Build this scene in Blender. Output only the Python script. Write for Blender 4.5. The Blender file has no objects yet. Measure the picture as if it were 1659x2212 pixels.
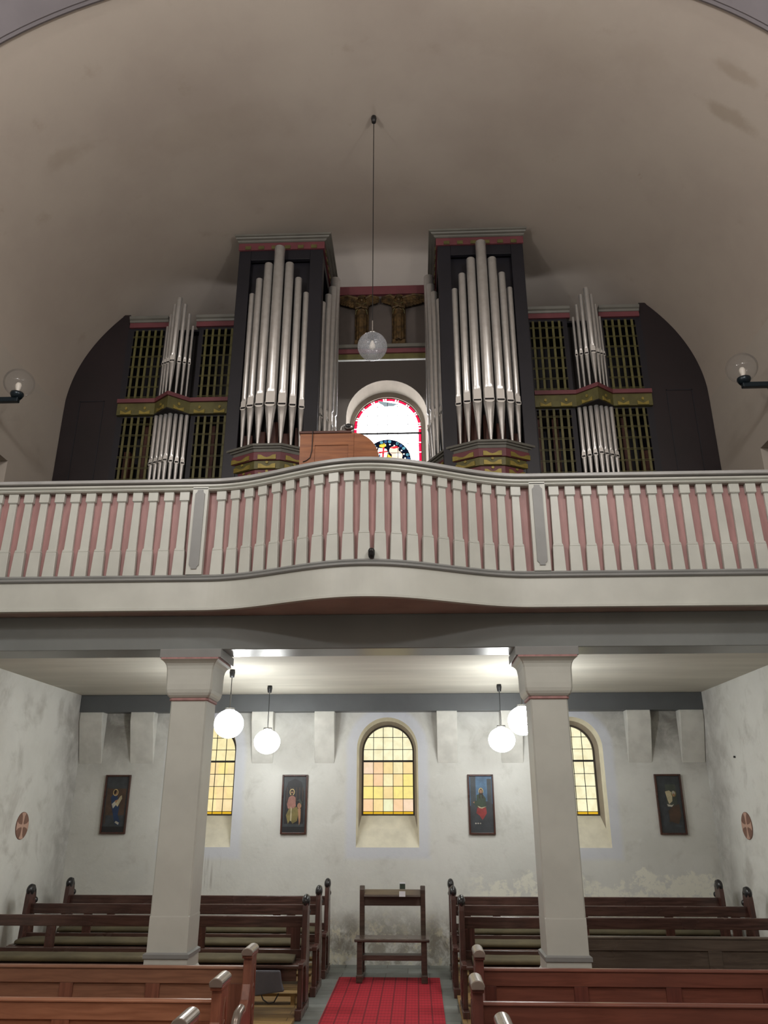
import bpy, bmesh, math, random
from mathutils import Vector, Matrix
random.seed(7)
PI = math.pi
C = bpy.context.scene.collection
S = bpy.context.scene

# ------------------------------------------------------------------ helpers
def lin(c):
    return tuple(((v/255)/12.92 if v/255 <= .04045 else ((v/255+.055)/1.055)**2.4) for v in c)+(1,)

class MB:
    """collects shapes, then links them as ONE mesh object"""
    def __init__(s): s.v=[]; s.f=[]; s.m=[]; s.sm=[]
    def add(s, vs, fs, mi=0, smooth=False):
        o=len(s.v); s.v+= [tuple(v) for v in vs]
        for f in fs: s.f.append([i+o for i in f]); s.m.append(mi); s.sm.append(smooth)
        return s
    def box(s, x0,x1,y0,y1,z0,z1, mi=0):
        return s.add([(x,y,z) for z in (z0,z1) for y in (y0,y1) for x in (x0,x1)],
            [(0,2,3,1),(4,5,7,6),(0,1,5,4),(2,6,7,3),(0,4,6,2),(1,3,7,5)], mi)
    def prism(s, pts, axis, a, b, mi=0):
        """pts 2D outline; axis 'x': pts=(y,z); 'y': pts=(x,z); 'z': pts=(x,y)"""
        def P(p,t):
            return {'x':(t,p[0],p[1]),'y':(p[0],t,p[1]),'z':(p[0],p[1],t)}[axis]
        n=len(pts)
        vs=[P(p,a) for p in pts]+[P(p,b) for p in pts]
        fs=[tuple(range(n))[::-1],tuple(range(n,2*n))]+[(i,(i+1)%n,(i+1)%n+n,i+n) for i in range(n)]
        return s.add(vs,fs,mi)
    def tube(s, pts, r, n=8, mi=0, cap=True):
        rings=[]
        k=len(pts); pv=[Vector(p) for p in pts]
        rr=r if isinstance(r,(list,tuple)) else [r]*k
        for i,p in enumerate(pv):
            d=(pv[min(i+1,k-1)]-pv[max(i-1,0)]).normalized()
            u=d.cross(Vector((0,0,1)))
            if u.length<1e-3: u=Vector((1,0,0))
            u.normalize(); w=d.cross(u)
            rings.append([tuple(p+u*math.cos(2*PI*j/n)*rr[i]+w*math.sin(2*PI*j/n)*rr[i]) for j in range(n)])
        vs=[v for g in rings for v in g]
        fs=[(i*n+j,i*n+(j+1)%n,(i+1)*n+(j+1)%n,(i+1)*n+j) for i in range(k-1) for j in range(n)]
        s.add(vs,fs,mi,True)
        if cap: s.add(vs[:n],[tuple(range(n))],mi); s.add(vs[-n:],[tuple(range(n))],mi)
        return s
    def lathe(s, prof, cx,cy, n=24, mi=0, sx=1, sy=1, smooth=True):
        """prof: (r,z)"""
        vs=[(cx+r*sx*math.cos(2*PI*j/n),cy+r*sy*math.sin(2*PI*j/n),z) for r,z in prof for j in range(n)]
        k=len(prof)
        fs=[(i*n+j,i*n+(j+1)%n,(i+1)*n+(j+1)%n,(i+1)*n+j) for i in range(k-1) for j in range(n)]
        return s.add(vs,fs,mi,smooth)
    def ellipsoid(s, c, r, n=16, k=10, mi=0, rot=None):
        vs=[]
        for i in range(k+1):
            t=PI*i/k
            for j in range(n):
                v=Vector((r[0]*math.sin(t)*math.cos(2*PI*j/n), r[1]*math.sin(t)*math.sin(2*PI*j/n), r[2]*math.cos(t)))
                if rot: v=rot@v
                vs.append(tuple(v+Vector(c)))
        fs=[(i*n+j,i*n+(j+1)%n,(i+1)*n+(j+1)%n,(i+1)*n+j) for i in range(k) for j in range(n)]
        return s.add(vs,fs,mi,True)
    def sweep(s, prof, frames, mi=0, smooth=False, closed=True):
        """prof: list (out, z); frames: list of (x,y,nx,ny)"""
        n=len(prof); vs=[]
        for (x,y,nx,ny) in frames:
            for (o,z) in prof: vs.append((x+nx*o,y+ny*o,z))
        k=len(frames); fs=[]
        for i in range(k-1):
            for j in range(n if closed else n-1):
                fs.append((i*n+j,i*n+(j+1)%n,(i+1)*n+(j+1)%n,(i+1)*n+j))
        if closed: fs.append(tuple(range(n))); fs.append(tuple(range((k-1)*n,k*n)))
        return s.add(vs,fs,mi,smooth)
    def xf(s, M):
        s.v=[tuple(M@Vector(v)) for v in s.v]; return s
    def build(s, name, mats, parent=None, bevel=0, seg=2, weld=False, loc=None):
        me=bpy.data.meshes.new(name)
        off=Vector((0,0,0))
        if parent is not None:
            r=parent
            while r is not None: off+=Vector(r.location); r=r.parent
        if loc is not None: off+=Vector(loc)
        me.from_pydata([tuple(Vector(v)-off) for v in s.v],[],s.f)
        if not isinstance(mats,(list,tuple)): mats=[mats]
        for m in mats: me.materials.append(m)
        me.polygons.foreach_set('material_index',s.m); me.polygons.foreach_set('use_smooth',s.sm)
        bm=bmesh.new(); bm.from_mesh(me)
        bmesh.ops.remove_doubles(bm,verts=bm.verts,dist=1e-5) if weld else None
        bmesh.ops.recalc_face_normals(bm,faces=bm.faces)
        bm.to_mesh(me); bm.free()
        o=bpy.data.objects.new(name,me); C.objects.link(o)
        if parent is not None: o.parent=parent
        if loc is not None: o.location=loc
        if bevel:
            b=o.modifiers.new('bevel','BEVEL'); b.width=bevel; b.segments=seg; b.limit_method='ANGLE'; b.angle_limit=.7
            b.use_clamp_overlap=True
        return o

def tag(o,label=None,cat=None,group=None,kind=None):
    if label: o['label']=label
    if cat: o['category']=cat
    if group: o['group']=group
    if kind: o['kind']=kind
    return o
def thing(name,label,cat,loc=(0,0,0),group=None):
    o=bpy.data.objects.new(name,None); C.objects.link(o); o.location=loc; o.empty_display_size=.2
    return tag(o,label,cat,group)
def struct(o,label=None): return tag(o,label,None,None,'structure')

# ------------------------------------------------------------------ materials
class NT:
    def __init__(s,name):
        s.m=bpy.data.materials.new(name); s.m.use_nodes=True
        s.t=s.m.node_tree; s.t.nodes.clear()
        s.out=s.t.nodes.new('ShaderNodeOutputMaterial')
    def n(s,ty,**kw):
        nd=s.t.nodes.new(ty)
        for k,v in kw.items():
            if k[0]=='_': setattr(nd,k[1:],v)
            else:
                key=int(k[1:]) if k[0]=='i' and k[1:].isdigit() else k.replace('_',' ')
                if hasattr(v,'is_linked') or isinstance(v,bpy.types.NodeSocket): s.t.links.new(v,nd.inputs[key])
                else: nd.inputs[key].default_value=v
        return nd
    def math(s,op,a,b=0.,c=None,clamp=False):
        nd=s.t.nodes.new('ShaderNodeMath'); nd.operation=op; nd.use_clamp=clamp
        for i,v in enumerate([a,b]+([c] if c is not None else [])):
            if isinstance(v,bpy.types.NodeSocket): s.t.links.new(v,nd.inputs[i])
            else: nd.inputs[i].default_value=v
        return nd.outputs[0]
    def smooth(s,v,a,b,x=0.,y=1.):
        nd=s.t.nodes.new('ShaderNodeMapRange'); nd.interpolation_type='SMOOTHSTEP'
        s.t.links.new(v,nd.inputs[0])
        for i,q in enumerate((a,b,x,y)): nd.inputs[i+1].default_value=q
        return nd.outputs[0]
    def mix(s,f,a,b,mode='MIX'):
        nd=s.t.nodes.new('ShaderNodeMix'); nd.data_type='RGBA'; nd.blend_type=mode
        for i,v in ((0,f),(6,a),(7,b)):
            if isinstance(v,bpy.types.NodeSocket): s.t.links.new(v,nd.inputs[i])
            else: nd.inputs[i].default_value=v
        return nd.outputs[2]
    def coord(s,scale=(1,1,1),loc=(0,0,0),rot=(0,0,0)):
        tc=s.n('ShaderNodeTexCoord'); mp=s.n('ShaderNodeMapping')
        s.t.links.new(tc.outputs['Object'],mp.inputs[0])
        mp.inputs['Scale'].default_value=scale; mp.inputs['Location'].default_value=loc; mp.inputs['Rotation'].default_value=rot
        return mp.outputs[0]
    def noise(s,vec,scale,detail=4,rough=.55,dist=0):
        nd=s.n('ShaderNodeTexNoise'); s.t.links.new(vec,nd.inputs['Vector'])
        nd.inputs['Scale'].default_value=scale; nd.inputs['Detail'].default_value=detail
        nd.inputs['Roughness'].default_value=rough; nd.inputs['Distortion'].default_value=dist
        return nd.outputs[0]
    def xyz(s):
        g=s.n('ShaderNodeNewGeometry'); sp=s.n('ShaderNodeSeparateXYZ'); s.t.links.new(g.outputs['Position'],sp.inputs[0])
        return sp.outputs, g.outputs['Position']
    def bsdf(s,col,rough=.6,metal=0,bump=None,bstr=.2,bdist=.01,**kw):
        b=s.n('ShaderNodeBsdfPrincipled')
        for k,v in (('Base Color',col),('Roughness',rough),('Metallic',metal)):
            if isinstance(v,bpy.types.NodeSocket): s.t.links.new(v,b.inputs[k])
            else: b.inputs[k].default_value=v
        for k,v in kw.items(): b.inputs[k.replace('_',' ')].default_value=v
        if bump is not None:
            bp=s.n('ShaderNodeBump'); bp.inputs['Strength'].default_value=bstr; bp.inputs['Distance'].default_value=bdist
            s.t.links.new(bump,bp.inputs['Height']); s.t.links.new(bp.outputs[0],b.inputs['Normal'])
        s.t.links.new(b.outputs[0],s.out.inputs[0]); return b

def paint(name,c,rough=.55,metal=0,var=.08,scale=3,bump=.1,bscale=60,stretch=(1,1,1)):
    t=NT(name); co=t.coord(stretch)
    n=t.noise(co,scale,5); f=t.smooth(n,.3,.7)
    c1=lin(c); c2=tuple(v*(1-var*2.2) for v in c1[:3])+(1,)
    col=t.mix(f,c2,c1)
    t.bsdf(col,rough,metal,t.noise(co,bscale,3),bump,.002)
    return t.m
def wood(name,c,c2,rough=.4,scale=3,axis='x',bump=.15):
    st={'x':(1,12,12),'y':(12,1,12),'z':(12,12,1)}[axis]
    t=NT(name); co=t.coord(st)
    n=t.noise(co,scale,6,.6,.6); big=t.noise(t.coord((.8,2,2)),1.5,3)
    f=t.smooth(n,.3,.7); col=t.mix(f,lin(c2),lin(c))
    col=t.mix(t.smooth(big,.35,.7,0,.45),col,lin(c2))
    r=t.smooth(big,.3,.7,rough*.75,rough*1.2)
    t.bsdf(col,r,0,n,bump,.002)
    return t.m
def emis(name,c,st):
    t=NT(name); e=t.n('ShaderNodeEmission'); e.inputs[0].default_value=lin(c); e.inputs[1].default_value=st
    t.t.links.new(e.outputs[0],t.out.inputs[0]); return t.m

M={}
M['cream']=paint('cream_paint',(192,195,188),.38,var=.06,scale=2.2,bump=.12,bscale=25,stretch=(1,1,1))
M['cream_base']=M['cream']
M['rail_grey']=paint('light_grey_handrail_paint',(166,167,166),.4,var=.08,scale=4)
M['grey']=paint('grey_paint',(134,136,135),.42,var=.06,scale=3)
M['beam']=paint('beam_grey_paint',(122,127,126),.32,var=.07,scale=1.5)
M['band']=paint('dark_grey_paint',(92,95,97),.45,var=.08,scale=2)
M['pink']=paint('rose_paint',(168,126,124),.5,var=.1,scale=4,stretch=(6,6,1))
M['rose_under']=paint('brownish_rose_paint',(170,150,142),.5,var=.1)
M['case']=paint('dark_violet_case_paint',(23,22,31),.5,var=.12,scale=3)
M['case_red']=paint('dark_maroon_case_paint',(31,21,25),.5,var=.15,scale=1.2)
M['inside']=paint('dark_organ_interior',(22,18,18),.8)
M['panel']=paint('dark_grey_brown_panel',(84,76,72),.7,var=.08)
M['og_grey']=paint('organ_grey_paint',(104,103,96),.5,var=.1)
M['og_red']=paint('organ_red_paint',(112,60,66),.5,var=.12)
M['og_gold']=paint('organ_gold_paint',(100,96,56),.45,metal=.1,var=.15,scale=8)
M['gold_lt']=paint('gilded_relief',(158,142,72),.35,metal=.3,var=.15,scale=10)
M['gold_dk']=paint('dark_gilded_carving',(98,76,44),.5,metal=.35,var=.35,scale=14,bump=.6,bscale=50)
M['redwood']=wood('red_brown_pipe_wood',(94,52,38),(60,30,24),.6,axis='z')
M['darkwood']=wood('dark_pew_wood',(92,66,58),(60,42,38),.24,axis='x')
M['darkwood_z']=wood('dark_pew_end_wood',(92,60,52),(62,40,36),.28,axis='z')
M['knob']=paint('black_polished_knob',(38,36,38),.25,var=.15)
M['redpew']=wood('red_brown_pew_wood',(128,78,64),(104,62,51),.36,axis='x')
M['redpew_z']=wood('red_brown_pew_end_wood',(114,66,56),(90,52,45),.36,axis='z')
M['orangepew']=wood('orange_brown_pew_wood',(172,120,92),(144,96,72),.34,axis='x')
M['orangepew_z']=wood('orange_brown_pew_end_wood',(156,100,78),(124,78,60),.34,axis='z')
M['brownpew']=wood('brown_pew_wood',(146,106,84),(122,86,68),.36,axis='x'); M['brownpew_z']=wood('brown_pew_end_wood',(140,92,74),(112,72,58),.36,axis='z')
M['greypew']=wood('grey_brown_pew_wood',(98,88,78),(74,65,58),.3,axis='x')
M['capwood']=paint('polished_armrest_cap',(150,138,128),.25,metal=.4,var=.1)
M['kneeler']=wood('dark_walnut_kneeler_wood',(92,78,68),(64,53,47),.35,axis='x')
M['console']=wood('oak_console_wood',(160,102,64),(128,78,48),.4,axis='x',scale=2.5)
M['console_dk']=wood('dark_console_top_wood',(98,58,46),(70,42,36),.4,axis='x')
M['cushion']=paint('olive_brown_cushion_cloth',(90,81,58),.9,var=.14,scale=5,bump=.5,bscale=200)
M['frame']=wood('picture_frame_wood',(86,48,36),(52,28,22),.35,axis='z')
M['black']=paint('black_plastic',(22,22,24),.45)
M['teal_metal']=paint('dark_teal_lamp_metal',(30,42,50),.3,metal=.4)
M['chrome']=paint('chrome_tube',(190,190,190),.2,metal=1,var=.02,bump=0)
M['lead']=paint('lead_bars',(36,34,32),.6)
M['ironbar']=paint('iron_window_frame',(66,56,46),.6)
M['bag']=paint('grey_bag_cloth',(84,84,90),.85,var=.08,scale=6)
M['disc']=paint('brown_rose_cross_disc',(132,98,84),.7,var=.08,scale=12)
M['disc_lt']=paint('pale_rose_cross_paint',(196,160,142),.7,var=.05)
M['white_card']=paint('white_card',(225,228,232),.6,var=.02)
M['green_card']=paint('dark_green_card',(52,66,52),.6,var=.2,scale=30)

def pipe_metal():
    t=NT('tin_pipe_metal'); co=t.coord((10,10,1)); n=t.noise(co,6,5,.6)
    n2=t.noise(t.coord((1,1,1)),14,4)
    col=t.mix(t.smooth(n2,.3,.75),lin((208,207,205)),lin((198,196,193)))
    r=t.smooth(n,.2,.8,.3,.38)
    t.bsdf(col,r,.72)
    return t.m
M['pipe']=pipe_metal()

M['lip']=paint('bright_tin_pipe_lip',(226,223,218),.36,metal=.35,var=.02,bump=0)
def vault_plaster():
    t=NT('vault_plaster'); p,pos=t.xyz()
    a=t.noise(pos,.55,5,.6); b=t.noise(pos,2.3,5,.6); c=t.noise(pos,60,3)
    col=t.mix(t.smooth(a,.35,.7),lin((176,166,155)),lin((167,156,146)))
    col=t.mix(t.smooth(b,.62,.8,0,.35),col,lin((140,126,106)))
    # a few brown water stains of their own
    s=t.noise(pos,1.1,6,.65,.8)
    st=t.math('MULTIPLY',t.smooth(s,.68,.76,0,.5),t.smooth(p[0],2.2,3.2))
    col=t.mix(st,col,lin((122,102,76)))
    for (bx,by,rx,ry,k) in ((-3.25,6.2,.35,.16,.22),(3.42,5.35,.25,.08,.3),(3.5,5.75,.3,.10,.35),(-1.9,6.6,1.2,.35,.08),(1.8,5.6,1.4,.5,.08)):
        dx=t.math('DIVIDE',t.math('SUBTRACT',p[0],bx),rx); dy=t.math('DIVIDE',t.math('SUBTRACT',p[1],by),ry)
        d=t.math('SQRT',t.math('ADD',t.math('MULTIPLY',dx,dx),t.math('MULTIPLY',dy,dy)))
        d=t.math('ADD',d,t.math('MULTIPLY',t.math('SUBTRACT',b,.5),2.4))
        col=t.mix(t.smooth(d,.3,1.0,k,0),col,lin((126,110,86)))
    t.bsdf(col,.9,0,t.noise(pos,25,4),.25,.004)
    return t.m
M['vault']=vault_plaster()
M['arch']=paint('lavender_grey_arch_paint',(132,127,131),.8,var=.05,scale=1.5)

def wall_plaster(back):
    t=NT('lower_wall_plaster_back' if back else 'lower_wall_plaster_side'); p,pos=t.xyz()
    a=t.noise(pos,.9,6,.6); b=t.noise(pos,3.2,6,.65,.4); c=t.noise(pos,9,5,.6)
    col=t.mix(t.smooth(a,.3,.7),lin((222,222,217)),lin((207,207,201)))
    col=t.mix(t.smooth(b,.52,.74,0,.42),col,lin((176,174,166)))
    col=t.mix(t.smooth(c,.6,.8,0,.35),col,lin((230,231,228)))
    z=p[2]; x=p[0]
    if back:
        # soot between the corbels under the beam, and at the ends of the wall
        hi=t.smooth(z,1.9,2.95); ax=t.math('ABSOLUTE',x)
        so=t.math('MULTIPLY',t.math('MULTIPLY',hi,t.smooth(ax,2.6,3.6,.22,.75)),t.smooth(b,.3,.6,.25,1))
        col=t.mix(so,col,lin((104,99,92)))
        # drip streaks under the left window
        dn=t.noise(t.coord((26,26,.7)),1,3,.6)
        dr=t.math('MULTIPLY',t.smooth(t.math('ABSOLUTE',t.math('ADD',x,2.42)),.12,.42,1,0),t.math('MULTIPLY',t.smooth(z,.75,.95),t.smooth(z,1.12,1.3,1,0)))
        col=t.mix(t.math('MULTIPLY',dr,t.smooth(dn,.5,.7,0,.5)),col,lin((118,108,94)))
        # pale blue painted border round the three lower windows
        xf=t.math('MINIMUM',ax,t.math('ABSOLUTE',t.math('SUBTRACT',ax,2.43)))
        dz=t.math('SUBTRACT',z,2.515)
        up=t.math('MAXIMUM',dz,0.)
        rr=t.math('SQRT',t.math('ADD',t.math('MULTIPLY',xf,xf),t.math('MULTIPLY',up,up)))
        dd=t.math('MAXIMUM',rr,t.math('ADD',t.math('SUBTRACT',1.31,z),.405))
        wob=t.math('ADD',dd,t.math('MULTIPLY',t.math('SUBTRACT',b,.5),.05))
        bm_=t.math('MULTIPLY',t.smooth(wob,.495,.58,1,0),t.smooth(z,3.3,3.4,1,0))
        inr=t.smooth(dd,.395,.402)
        col=t.mix(t.math('MULTIPLY',t.math('MULTIPLY',bm_,inr),.48),col,lin((206,211,228)))
        # pale flaking salt band low on the wall, mostly on the right
        nn=t.noise(pos,2.6,5,.6,.3)
        zz=t.math('ADD',z,t.math('MULTIPLY',t.math('SUBTRACT',nn,.5),.75))
        fl=t.math('MULTIPLY',t.smooth(zz,.95,1.0,1,0),t.smooth(x,.9,1.3,.12,1))
        n3=t.noise(pos,8,6,.7)
        fl=t.math('MULTIPLY',fl,t.smooth(n3,.42,.54))
        col=t.mix(t.math('MULTIPLY',fl,.8),col,lin((238,236,222)))
        # grimy damp foot of the wall
        g=t.noise(pos,5,7,.72,.5); z2=t.math('ADD',z,t.math('MULTIPLY',t.math('SUBTRACT',g,.5),.9))
        gr=t.math('MULTIPLY',t.smooth(z2,.35,.72,1,0),t.smooth(g,.38,.6,.15,1))
        col=t.mix(t.math('MULTIPLY',gr,.72),col,lin((108,98,78)))
        g2=t.math('MULTIPLY',t.smooth(z2,.3,.62,1,0),t.smooth(n3,.52,.6))
        col=t.mix(t.math('MULTIPLY',g2,.75),col,lin((206,200,176)))
        # upper storey is painted the warm vault colour
        col=t.mix(t.smooth(z,3.4,3.42),col,lin((186,180,174)))
    else:
        d=t.noise(pos,1.6,5,.6,.5)
        col=t.mix(t.smooth(d,.5,.72,0,.5),col,lin((140,134,124)))
        col=t.mix(t.smooth(z,3.4,3.42),col,lin((172,164,154)))
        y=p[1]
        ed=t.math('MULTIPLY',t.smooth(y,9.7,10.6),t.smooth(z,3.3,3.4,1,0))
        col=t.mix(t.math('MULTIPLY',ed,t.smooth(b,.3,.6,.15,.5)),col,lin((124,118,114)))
    t.bsdf(col,.9,0,t.noise(pos,18,5),.35,.006)
    return t.m
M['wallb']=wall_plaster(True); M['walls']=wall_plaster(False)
M['reveal']=paint('cream_reveal_plaster',(226,220,200),.85,var=.08,scale=5,bump=.3,bscale=20)
M['jamb']=paint('grey_brown_jamb_plaster',(150,139,124),.85,var=.08,scale=5)
M['reveal_up']=paint('grey_reveal_plaster',(176,166,152),.85,var=.06,scale=3)
M['soffit']=paint('gallery_ceiling_plaster',(196,192,180),.8,var=.1,scale=.8,bump=.3,bscale=10,stretch=(.5,3,1))
M['corbel']=paint('corbel_plaster',(216,215,208),.85,var=.08,scale=5,bump=.25,bscale=20)

def floor_tiles():
    t=NT('grey_floor_tiles'); b=t.n('ShaderNodeTexBrick'); co=t.coord((1,1,1))
    t.t.links.new(co,b.inputs['Vector'])
    b.inputs['Color1'].default_value=lin((132,136,132)); b.inputs['Color2'].default_value=lin((104,108,106)); b.inputs['Mortar'].default_value=lin((70,70,68))
    b.inputs['Scale'].default_value=1; b.inputs['Brick Width'].default_value=.5; b.inputs['Row Height'].default_value=.3; b.inputs['Mortar Size'].default_value=.006
    n=t.noise(co,6,5); col=t.mix(t.smooth(n,.3,.7,0,.4),b.outputs[0],lin((96,98,92)))
    t.bsdf(col,.45,0,n,.1,.003); return t.m
M['tiles']=floor_tiles()
def planks():
    t=NT('yellow_brown_planks'); b=t.n('ShaderNodeTexBrick'); co=t.coord((1,1,1))
    t.t.links.new(co,b.inputs['Vector'])
    b.inputs['Color1'].default_value=lin((168,136,84)); b.inputs['Color2'].default_value=lin((136,106,66)); b.inputs['Mortar'].default_value=lin((70,52,34))
    b.inputs['Scale'].default_value=1; b.inputs['Brick Width'].default_value=1.6; b.inputs['Row Height'].default_value=.12; b.inputs['Mortar Size'].default_value=.004
    n=t.noise(t.coord((1,14,14)),4,5); col=t.mix(t.smooth(n,.3,.7,0,.5),b.outputs[0],lin((112,84,48)))
    t.bsdf(col,.5,0,n,.1,.003); return t.m
M['planks']=planks()
def carpet():
    t=NT('red_patterned_carpet'); p,pos=t.xyz()
    def cells(v,w,lo,hi):
        f=t.math('FRACT',t.math('DIVIDE',v,w)); d=t.math('ABSOLUTE',t.math('SUBTRACT',f,.5))
        return t.smooth(d,lo,hi,0,1)
    n=t.noise(pos,30,3)
    wx=t.math('ADD',p[0],t.math('MULTIPLY',n,.006)); wy=t.math('ADD',p[1],t.math('MULTIPLY',n,.006))
    big=t.math('MAXIMUM',cells(wx,.125,.42,.47),cells(wy,.105,.40,.46))
    sm=t.math('MAXIMUM',cells(wx,.031,.3,.42),cells(wy,.026,.3,.42))
    col=t.mix(t.math('MULTIPLY',sm,.35),lin((168,24,42)),lin((104,8,24)))
    col=t.mix(t.math('MULTIPLY',big,.85),col,lin((92,6,20)))
    t.bsdf(col,.95,0,n,.5,.004); return t.m
M['carpet']=carpet()

def glass_lower():
    """lit yellow, orange and pink panes: one pane per cell of a 5 x 7 lattice"""
    t=NT('yellow_orange_window_glass'); p,pos=t.xyz()
    ix=t.math('FLOOR',t.math('DIVIDE',t.math('ADD',p[0],20*.1328+.332-.0664*0),.1328)); iz=t.math('FLOOR',t.math('DIVIDE',t.math('SUBTRACT',p[2],1.735),.158))
    cb=t.n('ShaderNodeCombineXYZ'); t.t.links.new(ix,cb.inputs[0]); t.t.links.new(iz,cb.inputs[1])
    w=t.n('ShaderNodeTexWhiteNoise'); t.t.links.new(cb.outputs[0],w.inputs[0])
    r=t.n('ShaderNodeValToRGB'); t.t.links.new(w.outputs[0],r.inputs[0])
    e=r.color_ramp; e.interpolation='CONSTANT'
    cols=[(0,(252,240,190)),(.2,(250,222,160)),(.4,(248,218,190)),(.55,(252,234,140)),(.7,(250,208,166)),(.85,(238,238,196))]
    e.elements[0].position=0; e.elements[0].color=lin(cols[0][1]); e.elements[1].position=.2; e.elements[1].color=lin(cols[1][1])
    for ps,c in cols[2:]:
        q=e.elements.new(ps); q.color=lin(c)
    # the arched head and the side windows are plain pale yellow
    ax=t.math('ABSOLUTE',p[0])
    pale=t.math('MAXIMUM',t.smooth(p[2],2.36,2.37),t.smooth(p[0],.5,.6))
    col=t.mix(pale,r.outputs[0],lin((250,246,206)))
    lf=t.smooth(p[0],-.6,-.5,.55,0)
    col=t.mix(lf,col,lin((250,230,160)))
    n=t.noise(pos,7,5,.6,.5); col=t.mix(t.smooth(n,.35,.7,0,.4),col,lin((214,190,136)))
    edge=t.math('MULTIPLY',t.smooth(p[2],1.735,1.74,1,0),1.)
    col=t.mix(edge,col,lin((222,176,40)))
    em=t.n('ShaderNodeEmission'); t.t.links.new(col,em.inputs[0]); em.inputs[1].default_value=.74
    g=t.n('ShaderNodeBsdfGlossy'); g.inputs['Roughness'].default_value=.3
    mx=t.n('ShaderNodeMixShader'); mx.inputs[0].default_value=.04
    t.t.links.new(em.outputs[0],mx.inputs[1]); t.t.links.new(g.outputs[0],mx.inputs[2]); t.t.links.new(mx.outputs[0],t.out.inputs[0])
    return t.m
M['glass_low']=glass_lower()
WINUP=6.0
M['g_white']=emis('daylit_clear_glass',(250,252,255),WINUP)
M['g_red']=emis('daylit_red_glass',(236,16,50),2.0)
M['g_border']=emis('daylit_border_squares',(255,245,235),5)
M['g_grey']=emis('daylit_grey_glass',(150,165,170),.7)
for k,c,s_ in (('blue',(60,100,150),.6),('navy',(24,34,60),.35),('teal',(90,150,170),.9),('yellow',(240,200,70),1.0),('rose',(232,190,170),1.3),('flesh',(236,214,190),1.5),('crimson',(214,50,60),1.0),('pearl',(240,240,230),2.0)):
    M['g_'+k]=emis('daylit_'+k+'_glass',c,s_)
M['opal']=emis('lit_opal_glass',(250,252,250),18)
M['opal_in']=emis('lit_inner_opal_glass',(250,252,250),74)

def clear_glass(name,frost,tint=(252,252,252),dens=.12):
    t=NT(name)
    tr=t.n('ShaderNodeBsdfTransparent'); tr.inputs[0].default_value=lin(tint)
    gl=t.n('ShaderNodeBsdfGlossy'); gl.inputs['Roughness'].default_value=.09
    lw=t.n('ShaderNodeLayerWeight'); lw.inputs[0].default_value=.12
    co=t.coord(); n=t.noise(co,45,3)
    v=t.n('ShaderNodeTexVoronoi'); t.t.links.new(co,v.inputs['Vector']); v.inputs['Scale'].default_value=110
    f=t.math('MULTIPLY_ADD',lw.outputs['Fresnel'],.38,.02,clamp=True)
    df=t.n('ShaderNodeBsdfTranslucent'); df.inputs[0].default_value=lin((225,230,238))
    dd=t.n('ShaderNodeBsdfDiffuse'); dd.inputs[0].default_value=lin((225,230,238))
    ad=t.n('ShaderNodeMixShader'); ad.inputs[0].default_value=.5; t.t.links.new(df.outputs[0],ad.inputs[1]); t.t.links.new(dd.outputs[0],ad.inputs[2])
    m1=t.n('ShaderNodeMixShader')
    fr=t.math('MULTIPLY',t.smooth(v.outputs['Distance'],.1,.6,1.15,.8),frost,clamp=True)
    t.t.links.new(fr,m1.inputs[0]); t.t.links.new(tr.outputs[0],m1.inputs[1]); t.t.links.new(ad.outputs[0],m1.inputs[2])
    m2=t.n('ShaderNodeMixShader'); t.t.links.new(f,m2.inputs[0]); t.t.links.new(m1.outputs[0],m2.inputs[1]); t.t.links.new(gl.outputs[0],m2.inputs[2])
    t.t.links.new(m2.outputs[0],t.out.inputs[0]); return t.m
M['bubble']=clear_glass('bubbled_clear_glass',.36)
M['clear']=clear_glass('clear_globe_glass',.05)
M['bulb']=paint('unlit_frosted_bulb',(232,226,216),.4,var=.02)

# ------------------------------------------------------------------ dimensions
XW=4.15; YB=10.69; YWIN=11.0
VA,VB,VS=4.15,2.63,6.6
NE=2.1
def vz(x,a=VA,b=VB): return VS+b*max(0,1-abs(x/a)**NE)**(1/NE)
def ep(a,b,t):
    c,q=math.cos(t),math.sin(t)
    return (a*math.copysign(abs(c)**(2/NE),c),VS+b*abs(q)**(2/NE))
def arch(cx,hw,zb,zs,n=20,ny=0,flat=False):
    """closed outline (x,z), ccw from bottom left"""
    pts=[(cx-hw,zb),(cx+hw,zb),(cx+hw,zs)]
    for i in range(1,n): a=PI*i/n; pts.append((cx+hw*math.cos(a),zs+hw*math.sin(a)))
    pts.append((cx-hw,zs)); return pts
def fill_holes(outer,holes,fn):
    """planar face with holes -> verts, faces"""
    bm=bmesh.new(); es=[]
    for lp in [outer]+holes:
        vs=[bm.verts.new(fn(p)) for p in lp]
        for i in range(len(vs)): es.append(bm.edges.new((vs[i],vs[(i+1)%len(vs)])))
    bmesh.ops.triangle_fill(bm,use_beauty=True,use_dissolve=False,edges=es)
    bm.verts.index_update()
    v=[tuple(q.co) for q in bm.verts]; f=[[q.index for q in fc.verts] for fc in bm.faces]; bm.free()
    return v,f
def loft(mb,A,ya,B,yb,mi=0):
    n=len(A); vs=[(x,ya,z) for x,z in A]+[(x,yb,z) for x,z in B]
    mb.add(vs,[(i,(i+1)%n,(i+1)%n+n,i+n) for i in range(n)],mi)

# ------------------------------------------------------------------ room shell
YF=-4.5
# floor
mb=MB(); mb.box(-XW,XW,YF,YB,-.1,0); struct(mb.build('floor',M['tiles']))
for s in (-1,1):
    mb=MB(); x0,x1=(-XW+.01,-.74) if s<0 else (.76,XW-.01)
    for (a,b) in ((2.2,10.6),): mb.box(x0,x1,a,b,0,.03)
    o=mb.build('wooden_platform',M['planks'])
    struct(o)
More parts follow.
